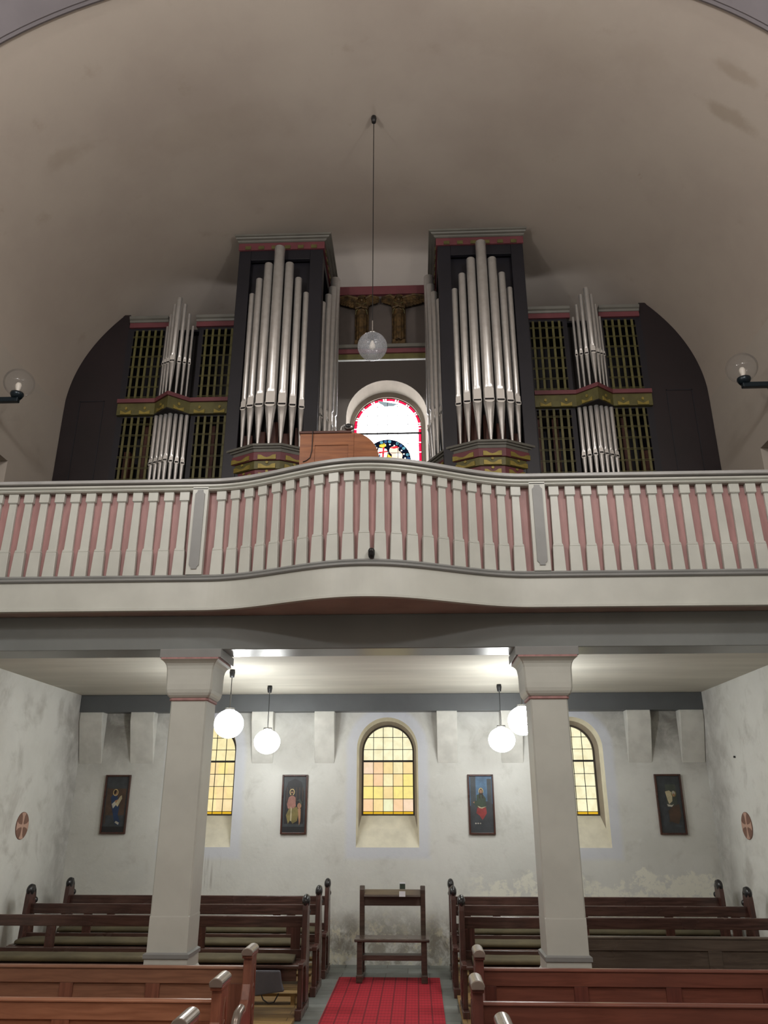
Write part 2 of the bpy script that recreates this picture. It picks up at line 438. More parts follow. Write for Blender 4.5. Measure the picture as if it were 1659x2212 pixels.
# back wall
LW=[(0,),( -2.43,),(2.43,)]
holes=[]; mb=MB(); NA=24
outer=[(-XW,0),(XW,0),(XW,VS)]
for i in range(1,96):
    outer.append(ep(VA,VB,PI*i/96))
outer.append((-XW,VS))
for cx in (0,-2.43,2.43): holes.append(arch(cx,.405,1.31,2.515,NA))
holes.append(arch(0,.635,5.1,7.49,NA))
v,f=fill_holes(outer,holes,lambda p:(p[0],YB,p[1])); mb.add(v,f,0)
for cx in (0,-2.43,2.43):
    loft(mb,arch(cx,.405,1.31,2.515,NA),YB,arch(cx,.383,1.53,2.50,NA),10.83,1)
    loft(mb,arch(cx,.383,1.53,2.50,NA),10.83,arch(cx,.35,1.688,2.49,NA),YWIN-.03,3); mb.m[-(len(arch(cx,.35,1.6,2.49,NA)))]=1; loft(mb,arch(cx,.35,1.688,2.49,NA),YWIN-.03,arch(cx,.35,1.688,2.49,NA),YWIN+.06,3)
loft(mb,arch(0,.635,5.1,7.49,NA),YB,arch(0,.60,5.2,7.45,NA),10.94,2)
loft(mb,arch(0,.60,5.2,7.45,NA),10.94,arch(0,.54,5.3,7.43,NA),10.955,2)
loft(mb,arch(0,.54,5.3,7.43,NA),10.955,arch(0,.54,5.3,7.43,NA),YWIN+.06,2)
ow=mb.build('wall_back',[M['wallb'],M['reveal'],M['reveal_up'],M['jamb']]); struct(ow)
# side walls with a door recess up on the gallery
for s,nm in ((-1,'wall_left'),(1,'wall_right')):
    mb=MB(); outer=[(YF,0),(YB,0),(YB,VS),(YF,VS)]
    hole=[(6.75,3.5),(7.70,3.5),(7.70,5.42),(6.75,5.42)]
    v,f=fill_holes(outer,[hole],lambda p:(s*XW,p[0],p[1])); mb.add(v,f,0)
    vs=[(s*XW,y,z) for y,z in hole]+[(s*(XW+.35),y,z) for y,z in hole]
    mb.add(vs,[(i,(i+1)%4,(i+1)%4+4,i+4) for i in range(4)]+[(4,5,6,7)],0)
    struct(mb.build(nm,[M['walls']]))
mb=MB(); v,f=fill_holes([(-XW,0),(XW,0),(XW,VS)]+[ep(VA,VB,PI*i/96) for i in range(1,96)]+[(-XW,VS)],[],lambda p:(p[0],YF,p[1])); mb.add(v,f)
struct(mb.build('wall_front',M['vault']))
# vault
mb=MB(); n=96; ys=[YF,YB+.02]
vs=[(ep(VA,VB,PI*i/n)[0],y,ep(VA,VB,PI*i/n)[1]) for y in ys for i in range(n+1)]
mb.add(vs,[(i,i+1,n+2+i,n+1+i) for i in range(n)],0,True)
struct(mb.build('ceiling',M['vault']))
# transverse arch in front of the gallery bay
mb=MB(); n=64
pf=[]
def ringpts(a,b,y): return [(ep(a,b,PI*i/n)[0],y,ep(a,b,PI*i/n)[1]) for i in range(n+1)]
prof=[(.0,4.86),(.035,4.86),(.06,4.83),(.06,4.80),(.075,4.78),(.075,4.15),(0,4.15)]
vs=[];
for d,y in prof:
    vs+= [(XW-d,y,.0)] + ringpts(VA-d,VB-d,y) + [(-XW+d,y,0)]
k=n+3
mb.add(vs,[(q*k+i,q*k+i+1,(q+1)*k+i+1,(q+1)*k+i) for q in range(len(prof)-1) for i in range(k-1)],0)
struct(mb.build('trim_1',M['arch']))

# gallery floor / soffit / beams
def yf(x):
    ax=abs(x)
    return 6.05 if ax>=1.35 else 6.05-.39*(.5+.5*math.cos(PI*ax/1.35))
def frames(x0,x1,n):
    out=[]
    for i in range(n+1):
        x=x0+(x1-x0)*i/n; d=(yf(x+.01)-yf(x-.01))/.02
        L=math.hypot(1,d); out.append((x,yf(x),d/L,-1/L))
    return out
XS=sorted(set([-XW+.001,-1.6,1.6,XW-.001]+[-1.6+.05*i for i in range(65)]))
FR=[]
for x in XS:
    d=(yf(x+.01)-yf(x-.01))/.02; L=math.hypot(1,d); FR.append((x,yf(x),d/L,-1/L))
mb=MB(); mb.box(-XW,XW,6.25,YB-.001,3.21,3.5,0)
struct(mb.build('ceiling_gallery',M['soffit']))
mb=MB(); n=len(FR)
vs=[]
for (x,y,nx,ny) in FR: vs+=[(x,y+.03,3.285),(x,6.26,3.285),(x,6.26,3.5),(x,y+.03,3.5)]
mb.add(vs,[(i*4+j,i*4+(j+1)%4,(i+1)*4+(j+1)%4,(i+1)*4+j) for i in range(n-1) for j in range(4)])
struct(mb.build('trim_2',M['rose_under']))
mb=MB(); mb.box(-XW,XW,6.24,6.58,3.0,3.283); struct(mb.build('trim_3',M['beam'],bevel=.006))
mb=MB(); mb.box(-XW,XW,10.5,YB-.001,2.985,3.209); struct(mb.build('trim_4',M['band'],bevel=.005))
tn=5
for (a,b) in ((-4.145,-3.83),(-3.449,-3.13),(-1.808,-1.52),(-.966,-.70),(.66,.93),(1.5,1.79),(3.15,3.46),(3.84,4.145)):
    mb=MB(); mb.prism([(YB,2.99),(YB-.17,2.99),(YB-.17,2.87),(YB-.03,2.42),(YB,2.33)],'x',a,b)
    struct(mb.build('trim_%d'%tn,M['corbel'],bevel=.008)); tn+=1

# ------------------------------------------------------------------ balustrade
bal=thing('gallery_balustrade','cream gallery railing with flat balusters before rose boards, bulging forward in the middle','railing',(0,6.05,3.28))
mb=MB(); mb.sweep([(0,3.28),(.018,3.28),(.018,3.30),(.006,3.305),(0,3.54),(-.03,3.54),(-.03,3.28)],FR)
mb.build('fascia_board',M['cream'],bal)
mb=MB(); mb.sweep([(-.1,3.525),(.012,3.525),(.022,3.535),(.022,3.548),(.008,3.555),(.014,3.566),(-.01,3.585),(-.1,3.585)],FR)
mb.build('base_moulding',M['grey'],bal)
mb=MB(); mb.sweep([(-.075,3.57),(-.06,3.57),(-.06,4.36),(-.075,4.36)],FR)
tag(mb.build('backing_board',M['pink'],bal),'dusky rose board behind the balusters')
mb=MB(); mb.sweep([(-.10,4.335),(-.008,4.335),(.004,4.345),(.004,4.352),(-.006,4.357),(.012,4.37),(.012,4.385),(-.10,4.385)],FR)
mb.build('rail_moulding',M['cream'],bal)
mb=MB(); mb.sweep([(-.10,4.384),(-.022,4.384),(-.006,4.40),(-.10,4.40)],FR)
mb.build('rail_cove',M['rose_under'],bal)
mb=MB(); mb.sweep([(-.13,4.398),(.022,4.398),(.032,4.404),(.032,4.427),(.024,4.434),(-.13,4.436)],FR)
tag(mb.build('handrail',M['rail_grey'],bal),'flat grey handrail cap')
def baluster(x):
    d=(yf(x+.01)-yf(x-.01))/.02; a=math.atan(d)
    mb=MB()
    def slab(w0,w1,z0,z1,y0,y1):
        mb.add([(-w0/2,y0,z0),(w0/2,y0,z0),(w0/2,y1,z0),(-w0/2,y1,z0),(-w1/2,y0,z1),(w1/2,y0,z1),(w1/2,y1,z1),(-w1/2,y1,z1)],
               [(0,1,2,3),(4,7,6,5),(0,4,5,1),(1,5,6,2),(2,6,7,3),(3,7,4,0)])
    slab(.10,.088,3.583,3.80,-.018,.022)
    slab(.088,.076,3.80,3.822,-.018,.022)
    slab(.074,.062,3.80,4.255,-.006,.022)
    slab(.064,.082,4.245,4.252,-.012,.022)
    slab(.084,.084,4.252,4.337,-.018,.022)
    mb.xf(Matrix.Translation((x,yf(x)+.038,0))@Matrix.Rotation(a,4,'Z'))
    o=mb.build('baluster',M['cream'],bal,bevel=.0025,seg=1)
for k in range(-10,11): baluster(k*.1253)
for s in (-1,1):
    for k in range(19): baluster(s*(1.575+.1365*k))
    mb=MB(); y=6.05; x=s*1.432
    mb.box(x-.068,x+.068,y-.004,y+.05,3.583,4.392)
    p=mb.build('rail_post',M['cream'],bal,bevel=.004)
    mb=MB(); w=.041
    pts=[(-w+.018,3.63),(w-.018,3.63),(w-.018,3.645),(w,3.665),(w,4.30),(w-.018,4.32),(w-.018,4.335),(-w+.018,4.335),(-w+.018,4.32),(-w,4.30),(-w,3.665),(-w+.018,3.645)]
    mb.prism([(x+a,b) for a,b in pts],'y',y-.012,y-.002)
    tag(mb.build('post_inlay',M['grey'],p),'grey notched inlay panel')

# ------------------------------------------------------------------ pillars
def pillar(s,label):
    cx=s*1.44; t=thing('pillar',label,'pillar',(cx,6.42,0)); y0,y1=6.27,6.565; h=.147
    def oct(hh,ch,cy=6.418): return [(cx-hh+ch,cy-hh),(cx+hh-ch,cy-hh),(cx+hh,cy-hh+ch),(cx+hh,cy+hh-ch),(cx+hh-ch,cy+hh),(cx-hh+ch,cy+hh),(cx-hh,cy+hh-ch),(cx-hh,cy-hh+ch)]
    def lay(mb,levels):
        rings=[[(x,y,z) for x,y in oct(hh,ch)] for hh,ch,z in levels]
        vs=[v for r in rings for v in r]; n=8
        mb.add(vs,[(i*n+j,i*n+(j+1)%n,(i+1)*n+(j+1)%n,(i+1)*n+j) for i in range(len(levels)-1) for j in range(n)]+[tuple(range(n)),tuple(range(len(vs)-n,len(vs)))])
    mb=MB(); lay(mb,[(h+.001,.002,.0),(h+.001,.002,.85),(h+.001,.002,1.04),(h,.010,1.05),(h,.012,2.61)]); mb.build('shaft',M['cream'],t)
    mb=MB(); lay(mb,[(h+.045,.001,0),(h+.045,.001,.655),(h+.028,.001,.67),(h+.012,.001,.70),(h+.010,.001,.78)]); mb.build('plinth',M['cream'],t)
    mb=MB(); lay(mb,[(h+.010,.001,.77),(h+.020,.001,.776),(h+.020,.001,.802),(h+.004,.001,.812)]); tag(mb.build('plinth_band',M['grey'],t),'grey band round the pillar foot')
    mb=MB(); lay(mb,[(h+.002,.02,2.592),(h+.012,.02,2.598),(h+.012,.02,2.612),(h,.02,2.62)]); tag(mb.build('lower_rose_band',M['pink'],t),'thin rose band')
    mb=MB(); prof=[(h+.0,.014,2.612),(h+.014,.014,2.620),(h+.026,.014,2.635),(h+.035,.014,2.655),(h+.040,.014,2.68),(h+.042,.014,2.72),(h+.043,.013,2.79),(h+.045,.012,2.84),(h+.05,.01,2.868),(h+.059,.008,2.888),(h+.072,.004,2.903),(h+.09,.002,2.915)]
    lay(mb,prof); mb.build('capital',M['cream'],t)
    mb=MB(); lay(mb,[(h+.086,.001,2.913),(h+.086,.001,2.930)]); tag(mb.build('upper_rose_band',M['pink'],t),'thin rose band')
    mb=MB(); mb.box(cx-.252,cx+.252,6.2,6.66,2.93,3.0); mb.build('abacus',M['grey'],t,bevel=.004)
pillar(-1,'cream square pillar with flared capital, left one under the gallery beam')
pillar(1,'cream square pillar with flared capital, right one under the gallery beam')

# ------------------------------------------------------------------ windows
def window_low(i,cx):
    mb=MB(); A=arch(cx,.352,1.688,2.495,NA); B=arch(cx,.332,1.705,2.49,NA)
    loft(mb,A,YWIN-.04,B,YWIN-.04); loft(mb,B,YWIN-.04,B,YWIN+.03); loft(mb,A,YWIN-.04,A,YWIN+.03)
    w=mb.build('window_%d'%i,M['ironbar']); struct(w)
    mb=MB(); P=arch(cx,.34,1.70,2.49,NA); mb.add([(x,YWIN,z) for x,z in P],[tuple(range(len(P)))])
    tag(mb.build('pane',M['glass_low'],w),'yellow and orange leaded glass')
    mb=MB()
    for k in range(1,5):
        x=cx-.332+.1328*k; zt=2.49+math.sqrt(max(0,.332**2-(x-cx)**2)); mb.box(x-.004,x+.004,YWIN-.012,YWIN-.003,1.70,zt)
    for k in range(7):
        z=1.735+.158*k
        hw=.332 if z<2.49 else math.sqrt(max(0,.332**2-(z-2.49)**2))
        t=.005; mb.box(cx-hw,cx+hw,YWIN-.012,YWIN-.003,z-t*.8,z+t*.8)
    mb.box(cx-.332,cx+.332,YWIN-.03,YWIN-.002,2.36,2.385)
    mb.build('glazing_bars',M['lead'],w)
window_low(1,0); window_low(2,-2.43); window_low(3,2.43)
# upper window
mb=MB(); A=arch(0,.548,5.3,7.44,NA); B=arch(0,.530,5.31,7.43,NA)
loft(mb,A,YWIN-.02,B,YWIN-.02); loft(mb,B,YWIN-.02,B,YWIN+.03); loft(mb,A,YWIN-.02,A,YWIN+.03)
w4=mb.build('window_4',M['ironbar']); struct(w4)
mb=MB(); P=arch(0,.492,5.31,7.43,90); mb.add([(x,YWIN,z) for x,z in P],[tuple(range(len(P)))],0)
# greyish mended patch at the top of the arch
mb.add([(x,YWIN-.004,z) for x,z in [(-.16,7.93),(-.13,7.88),(-.08,7.85),(-.05,7.82),(.10,7.825),(.14,7.85),(.19,7.86),(.16,7.925),(.1,7.945),(0,7.955),(-.1,7.948)]],[tuple(range(7))],1)
mb.build('pane',[M['g_white'],M['g_grey']],w4)
mb=MB(); O=arch(0,.532,5.31,7.43,90); I=arch(0,.492,5.31,7.43,90)
n=len(O); pts=[(x,YWIN,z) for x,z in O]+[(x,YWIN,z) for x,z in I]
for i in range(2,n-1):
    mb.add([pts[i],pts[i+1],pts[n+i+1],pts[n+i]],[(0,1,2,3)],1 if (i%11 in (4,)) or (i%11==6) else 0)
for s in (-1,1):
    z=5.31
    while z<7.43:
        z2=min(z+.17,7.43); mb.add([(s*.492,YWIN,z),(s*.532,YWIN,z),(s*.532,YWIN,z2-.014),(s*.492,YWIN,z2-.014)],[(0,1,2,3)],0)
        mb.add([(s*.492,YWIN,z2-.014),(s*.532,YWIN,z2-.014),(s*.532,YWIN,z2),(s*.492,YWIN,z2)],[(0,1,2,3)],1); z=z2
tag(mb.build('border_glass',[M['g_red'],M['g_border']],w4),'red glass border broken by white squares')
# coloured half round scene
mb=MB(); cz=6.865; R_=.365
def disc(cx,z,r,mi,y,a0=0,a1=2*PI,n=20,sx=1,sz=1):
    mb.add([(cx,y,z)]+[(cx+r*sx*math.cos(a0+(a1-a0)*i/n),y,z+r*sz*math.sin(a0+(a1-a0)*i/n)) for i in range(n+1)],[(0,i+1,i+2) for i in range(n)],mi)
def poly(p,mi,y): mb.add([(a,y,b) for a,b in p],[tuple(range(len(p)))],mi)
sm=[M['g_navy'],M['g_blue'],M['g_teal'],M['g_yellow'],M['g_rose'],M['g_flesh'],M['g_crimson'],M['g_pearl']]
y=YWIN-.004; disc(0,cz,R_,0,y,0,PI,40)
rs=random.Random(3)
for i in range(16):
    a=PI*(i+.5)/16; disc(R_*.9*math.cos(a),cz+R_*.9*math.sin(a),.026,[1,2,0,2][i%4],y-.001)
for i in range(12):
    a=PI*(i+.5)/12; disc(R_*.76*math.cos(a),cz+R_*.76*math.sin(a),.012,7,y-.002)
disc(.10,cz+.17,.075,4,y-.003); disc(.15,cz+.08,.085,4,y-.003); disc(.17,cz+.10,.04,5,y-.004)
poly([(-.02,cz+.2),(-.14,cz+.22),(-.17,cz+.12),(-.1,cz+.03),(0,cz+.05),(.01,cz+.14)],7,y-.003)
poly([(-.075,cz+.23),(-.05,cz+.23),(-.06,cz+.03),(-.09,cz+.04)],6,y-.004); poly([(-.14,cz+.15),(.0,cz+.17),(.0,cz+.145),(-.15,cz+.125)],6,y-.004)
poly([(-.02,cz+.05),(.06,cz+.0),(.09,cz+.03),(.0,cz+.12)],3,y-.005); poly([(.03,cz+.22),(.14,cz+.25),(.19,cz+.22),(.10,cz+.2)],6,y-.005)
poly([(-.13,cz+.27),(-.05,cz+.30),(-.02,cz+.25),(-.08,cz+.22),(-.13,cz+.24)],3,y-.005)
poly([(-.2,cz),(.25,cz),(.22,cz+.05),(.05,cz+.06),(-.18,cz+.05)],5,y-.003)
for i in range(5):
    poly([(-.27+.03*i,cz+.1-.01*i),(-.24+.03*i,cz+.12),(-.23+.03*i,cz+.07)],[1,2,3,2,1][i],y-.005)
tag(mb.build('coloured_roundel',sm,w4),'half round stained glass scene in blue, red and gold')
mb=MB()
for k in range(-3,4):
    x=k*.162; zt=7.43+math.sqrt(max(0,.53**2-x*x)); mb.box(x-.004,x+.004,YWIN-.014,YWIN-.006,5.31,zt)
for z in (5.47,5.64,5.81,5.98,6.15,6.32,6.50,6.665,6.83,6.99,7.15,7.49,7.65,7.81):
    hw=.53 if z<7.43 else math.sqrt(max(0,.53**2-(z-7.43)**2)); mb.box(-hw,hw,YWIN-.014,YWIN-.006,z-.003,z+.003)
mb.box(-.53,.53,YWIN-.03,YWIN-.004,7.315,7.34)
mb.build('glazing_bars',M['lead'],w4)

# ------------------------------------------------------------------ pictures (seated saints, plain generic figures)
def cm(n,c,r=.5,var=.2): return paint(n,c,r,var=var,scale=10,bump=.05)
PM=[cm('canvas_dark',(60,64,68)),cm('canvas_black',(30,30,33)),cm('canvas_brown',(82,62,48)),cm('robe_blue',(34,56,92)),cm('skin_paint',(176,132,100)),
    cm('halo_paint',(214,190,130)),cm('page_paint',(196,184,150)),cm('robe_pink',(160,112,100)),cm('robe_ochre',(128,116,66)),cm('sky_paint',(84,118,150)),
    cm('stone_paint',(66,72,76)),cm('robe_green',(56,72,54)),cm('robe_red',(150,56,54)),cm('hair_dark',(44,28,20)),cm('robe_grey_green',(74,80,70)),cm('white_paint',(190,186,172))]
def picture(cx,label,kind):
    z0,z1=1.465,2.19; w=.168; yb=YB; tl=.035
    t=thing('framed_painting',label,'painting',(cx,YB,z0),'saint paintings on the back wall')
    fr=MB(); f=.022
    for a in ((cx-w,cx-w+f,z0,z1),(cx+w-f,cx+w,z0,z1),(cx-w+f,cx+w-f,z0,z0+f),(cx-w+f,cx+w-f,z1-f,z1)):
        fr.box(a[0],a[1],yb-.035,yb-.001,a[2],a[3])
    fr.build('frame',M['frame'],t,bevel=.004)
    mb=MB(); W=w-f; y0=yb-.018; cz=z0+f; H=z1-z0-2*f
    lay=[0]
    def P(pts,mi):
        lay[0]+=1; y=y0-.0006*lay[0]; mb.add([(cx+a*W,y,cz+b*H) for a,b in pts],[tuple(range(len(pts)))],mi)
    def E(x,z,rx,rz,mi,n=18): P([(x+rx*math.cos(2*PI*i/n),z+rz*math.sin(2*PI*i/n)) for i in range(n)],mi)
    mb.box(cx-W,cx+W,y0,yb-.002,cz,cz+H,0)
    if kind==0:
        P([(-.8,.3),(.85,.3),(.85,.78),(-.8,.78)],2); P([(-.8,.8),(-.9,.8),(-.9,.15),(-.8,.15)],2)
        P([(-.5,.62),(-.25,.70),(.05,.68),(.2,.55),(.35,.45),(.3,.30),(.55,.2),(.5,.12),(.1,.14),(-.05,.25),(-.3,.42)],3)
        P([(-.35,.5),(-.05,.56),(.1,.5),(-.2,.42)],15); E(-.1,.71,.24,.062,5); E(-.1,.71,.18,.048,2); E(-.08,.705,.11,.038,4); E(-.14,.72,.11,.04,13)
        P([(-.1,.56),(.35,.6),(.4,.57),(0,.52)],4); P([(.0,.5),(.2,.45),(.55,.6),(.5,.66),(.35,.64)],6); P([(.1,.17),(.45,.13),(.5,.17),(.2,.2)],15); P([(-1,0),(1,0),(1,.1),(-1,.1)],1)
    elif kind==1:
        P([(-.85,.15),(.85,.15),(.85,.72),(.6,.9),(0,.96),(-.6,.9),(-.85,.72)],1)
        for i in range(6): P([(-.7+.28*i,.55),(-.64+.28*i,.55),(-.64+.28*i,.8),(-.7+.28*i,.8)],2)
        P([(-.7,.3),(-.45,.42),(.25,.45),(.45,.38),(.3,.2),(-.1,.15),(-.3,.22),(-.5,.15)],8)
        P([(-.65,.5),(-.5,.62),(-.2,.66),(.1,.62),(.15,.46),(-.1,.42),(-.55,.42)],7); P([(-.3,.46),(-.2,.42),(-.2,.2),(-.3,.2)],6)
        E(-.22,.715,.23,.06,5); E(-.22,.715,.17,.045,1); E(-.22,.705,.11,.038,4); P([(-.32,.70),(-.12,.70),(-.16,.65),(-.28,.65)],13); E(-.22,.74,.11,.02,13)
        E(.45,.52,.11,.03,13); E(.47,.47,.18,.05,4); P([(.35,.42),(.6,.42),(.62,.2),(.5,.12),(.42,.25)],4); P([(.2,.55),(.5,.6),(.72,.52),(.65,.48),(.4,.56)],14); P([(-1,0),(1,0),(1,.1),(-1,.1)],1)
    elif kind==2:
        P([(-1,.4),(1,.4),(1,1),(-1,1)],9); P([(-.45,.5),(.5,.5),(.5,.7),(-.45,.7)],9); P([(-.92,.3),(-.45,.3),(-.45,1),(-.92,1)],10)
        P([(.55,.3),(.95,.3),(.95,.95),(.55,.95)],10); P([(-1,.12),(1,.12),(1,.5),(.5,.55),(-.6,.52),(-1,.46)],0)
        P([(-.4,.66),(-.15,.68),(.15,.68),(.4,.6),(.42,.45),(.1,.4),(-.3,.42),(-.65,.5),(-.6,.56),(-.4,.56)],11)
        P([(-.35,.44),(.4,.44),(.45,.34),(.2,.26),(.05,.22),(-.2,.3),(-.48,.34)],12); E(0,.73,.21,.06,5); E(0,.72,.15,.055,13); E(0,.725,.085,.035,4)
        P([(-.16,.7),(-.08,.7),(-.1,.6),(-.2,.6)],13); P([(.08,.7),(.16,.7),(.2,.6),(.1,.6)],13)
        P([(-.35,.47),(0,.44),(.45,.46),(.05,.42),(-.2,.43)],6); P([(-.75,.53),(-.6,.55),(-.6,.51)],4)
        for i in range(3): E(-.55+.2*i,.16,.07,.012,15)
    else:
        P([(-.3,.45),(.6,.45),(.6,.85),(-.3,.85)],14); P([(-.35,.72),(.0,.74),(.25,.7),(.2,.55),(-.1,.5),(-.2,.56)],6)
        E(.38,.68,.22,.055,8); E(.36,.69,.14,.045,15); E(.36,.66,.1,.03,4); P([(-.3,.5),(.1,.48),(.3,.5),(.1,.45),(-.25,.46)],15)
        P([(.1,.45),(.75,.5),(.8,.3),(.5,.15),(-.2,.2),(-.25,.38)],2); E(-.2,.2,.1,.015,2); P([(.2,.1),(.9,.1),(.9,.13),(.2,.14)],10)
    mb.build('canvas',PM,t)
picture(-3.57,'framed painting of seated saint in blue with open scroll, nearest the left wall',0)
picture(-1.213,'framed painting of bearded saint in pink robe with a child beside him',1)
picture(1.213,'framed painting of saint in green and red robes before blue sky',2)
picture(3.62,'dark framed painting of white haired saint bowed over a book, nearest the right wall',3)

# consecration crosses on the side walls
def cross(s,Y,label):
    mb=MB(); X=s*XW; r=.147; n=40
    def ring(rr,x): return [(x,Y+rr*math.cos(2*PI*i/n),1.592+rr*math.sin(2*PI*i/n)) for i in range(n)]
    a=ring(r,X); b=ring(r,X-s*.008)
    mb.add(a+b,[tuple(range(n,2*n))]+[(i,(i+1)%n,(i+1)%n+n,i+n) for i in range(n)],0)
    for k in range(4):
        a=PI/2*k; c,s_=math.cos(a),math.sin(a)
        pts=[(.012,-.012),(.05,-.016),(.10,-.026),(.135,-.05),(.142,0),(.135,.05),(.10,.026),(.05,.016),(.012,.012)]
        mb.add([(X-s*.0095,Y+p*c-q*s_,1.592+p*s_+q*c) for p,q in pts],[tuple(range(len(pts)))],1)
    mb.add([(X-s*.0098,Y+.03*math.cos(PI/4*i),1.592+.03*math.sin(PI/4*i)) for i in range(8)],[tuple(range(8))],1)
    tag(mb.build('consecration_cross',[M['disc'],M['disc_lt']]),label,'wall cross')
cross(-1,9.37,'round painted cross disc on the left side wall')
cross(1,9.66,'round painted cross disc on the right side wall')
mb=MB(); mb.tube([(XW-.001,9.7,2.346),(XW-.02,9.7,2.346)],.012,10); tag(mb.build('wall_hook',M['black']),'small dark hook in the right side wall, above the round cross','hook')

# ------------------------------------------------------------------ lamps
def globe_prof(r,zc,sz=1,a0=.12,n=18):
    return [(r*math.sin(a0+(PI-a0)*i/n),zc+r*sz*math.cos(a0+(PI-a0)*i/n)) for i in range(n+1)]
def pendant(x,y,zc,zr,r,label,kind,group=None):
    t=thing('pendant_lamp',label,'hanging lamp',(x,y,zr),group)
    mb=MB(); mb.lathe([(.0,zr-.002),(.028,zr-.002),(.032,zr-.03),(.024,zr-.085),(0,zr-.087)],x,y,16); mb.build('ceiling_cup',M['black'],t)
    top=zc+r
    mb=MB(); mb.tube([(x,y,zr-.08),(x,y,top+.15)],.0045,6); mb.build('cord',M['black'],t)
    mb=MB(); mb.tube([(x,y,top+.155),(x,y,top)],.008,8); mb.lathe([(.0,top+.012),(.05,top+.008),(.055,top-.012),(.0,top-.02)],x,y,20); mb.build('stem',M['chrome'],t)
    if kind=='opal':
        mb=MB(); mb.lathe(globe_prof(r,zc,.9),x,y,32); tag(mb.build('globe',M['opal'],t),'glowing white glass globe')
    elif kind=='lit':
        mb=MB(); mb.lathe(globe_prof(r,zc,.95),x,y,32); tag(mb.build('globe',M['bubble'],t),'clear outer glass globe')
        mb=MB(); mb.lathe(globe_prof(r*.84,zc-.01,.95),x,y,32); tag(mb.build('inner_globe',M['opal_in'],t),'glowing inner glass')
    else:
        mb=MB(); mb.lathe(globe_prof(r,zc,.97),x,y,40); g=mb.build('globe',M['bubble'],t); tag(g,'bubbled clear glass globe')
        mb=MB(); mb.lathe([(0,top-.01),(.05,top-.02),(.052,top-.045),(.02,top-.06),(.02,top-.085),(0,top-.085)],x,y,16); mb.build('socket',M['black'],t)
        mb=MB(); mb.lathe([(.012,top-.085),(.016,top-.10),(.026,top-.125),(.032,top-.15),(.028,top-.172),(.014,top-.186),(0,top-.19)],x,y,16); tag(mb.build('bulb',M['bulb'],t),'unlit pear shaped bulb')
pendant(-1.433,9.72,2.535,3.21,.158,'lit white globe lamp hanging before the left corbels, just right of the left pillar','opal')
pendant(1.417,9.72,2.55,3.21,.160,'lit white globe lamp hanging left of the right pillar, seen whole','opal')
pendant(-1.63,8.5,2.63,3.21,.158,'lit clear rimmed globe lamp partly behind the left pillar','lit')
pendant(1.52,8.5,2.65,3.21,.158,'lit clear rimmed globe lamp half hidden by the right pillar','lit')
pendant(.0,6.66,6.135,9.22,.150,'unlit bubbled glass globe lamp hanging from the vault on a long cord','clear')
def wall_lamp(s,label):
    X=s*3.775; Y=7.0; zc=6.0; r=.155
    t=thing('wall_lamp',label,'wall lamp',(s*XW,Y,5.78))
    mb=MB(); mb.lathe([(r*math.sin(PI-.36-(PI-.36)*i/22),zc+r*.98*math.cos(PI-.36-(PI-.36)*i/22)) for i in range(23)],X,Y,40); tag(mb.build('globe',M['clear'],t),'clear glass globe')
    mb=MB(); mb.lathe([(0,zc-r-.03),(.045,zc-r-.03),(.06,zc-r-.005),(.068,zc-r+.015),(.066,zc-r+.035),(.04,zc-r+.03),(0,zc-r+.025)],X,Y,24); mb.build('globe_holder',M['teal_metal'],t)
    z=zc-r-.045; mb=MB(); mb.box(min(X-s*.03,s*(XW-.10)),max(X-s*.03,s*(XW-.10)),Y-.028,Y+.028,z-.03,z+.025); mb.build('arm',M['teal_metal'],t,bevel=.008)
    mb=MB(); mb.tube([(s*(XW-.13),Y,z-.003),(s*(XW-.001),Y,z-.003)],.055,16); mb.build('wall_bracket',M['teal_metal'],t)
    mb=MB(); mb.lathe([(0,zc-r+.03),(.018,zc-r+.03),(.018,zc-r+.06),(.03,zc-r+.10),(.032,zc-r+.13),(.02,zc-r+.155),(0,zc-r+.16)],X,Y,16); tag(mb.build('bulb',M['bulb'],t),'unlit frosted bulb')
wall_lamp(-1,'clear glass globe wall lamp on a black arm, at the left edge')
wall_lamp(1,'clear glass globe wall lamp on a black arm, at the right edge')

# ------------------------------------------------------------------ organ
org=thing('pipe_organ','large dark pipe organ with two tall towers of silver pipes and latticed wings','organ',(0,8.75,3.5))
def pipe_mesh(R,z0,zm,zt,lip,foot=.012,n=28):
    """origin at pipe axis, facing -Y. zm = mouth slit height"""
    mb=MB(); flat=.62
    rings=[]
    steps=[]
    for i in range(5): 
        t_=i/4; steps.append((z0+(zm-.02-z0)*t_, foot+(R-foot)*t_))
    for i in range(1,9): steps.append((zm-.02+(lip+.04)*i/8,R))
    steps.append((zt-.004,R)); steps.append((zt,R*.97))
    vs=[]
    for (z,r) in steps:
        for j in range(n):
            a=2*PI*j/n; x=r*math.sin(a); y=-r*math.cos(a)
            if zm<=z<=zm+lip*(1.08-.35*(x/R)**2): y=max(y,-R*flat)
            elif zm-.75*R-.02*1<=z<zm: y=max(y,-R*.9)
            vs.append((x,y,z))
    k=len(steps)
    mb.add(vs,[(i*n+j,i*n+(j+1)%n,(i+1)*n+(j+1)%n,(i+1)*n+j) for i in range(k-1) for j in range(n)],0,True)
    # dark open top
    mb.add([(R*.97*math.sin(2*PI*j/n),-R*.97*math.cos(2*PI*j/n),zt) for j in range(n)],[tuple(range(n))],1)
    return mb
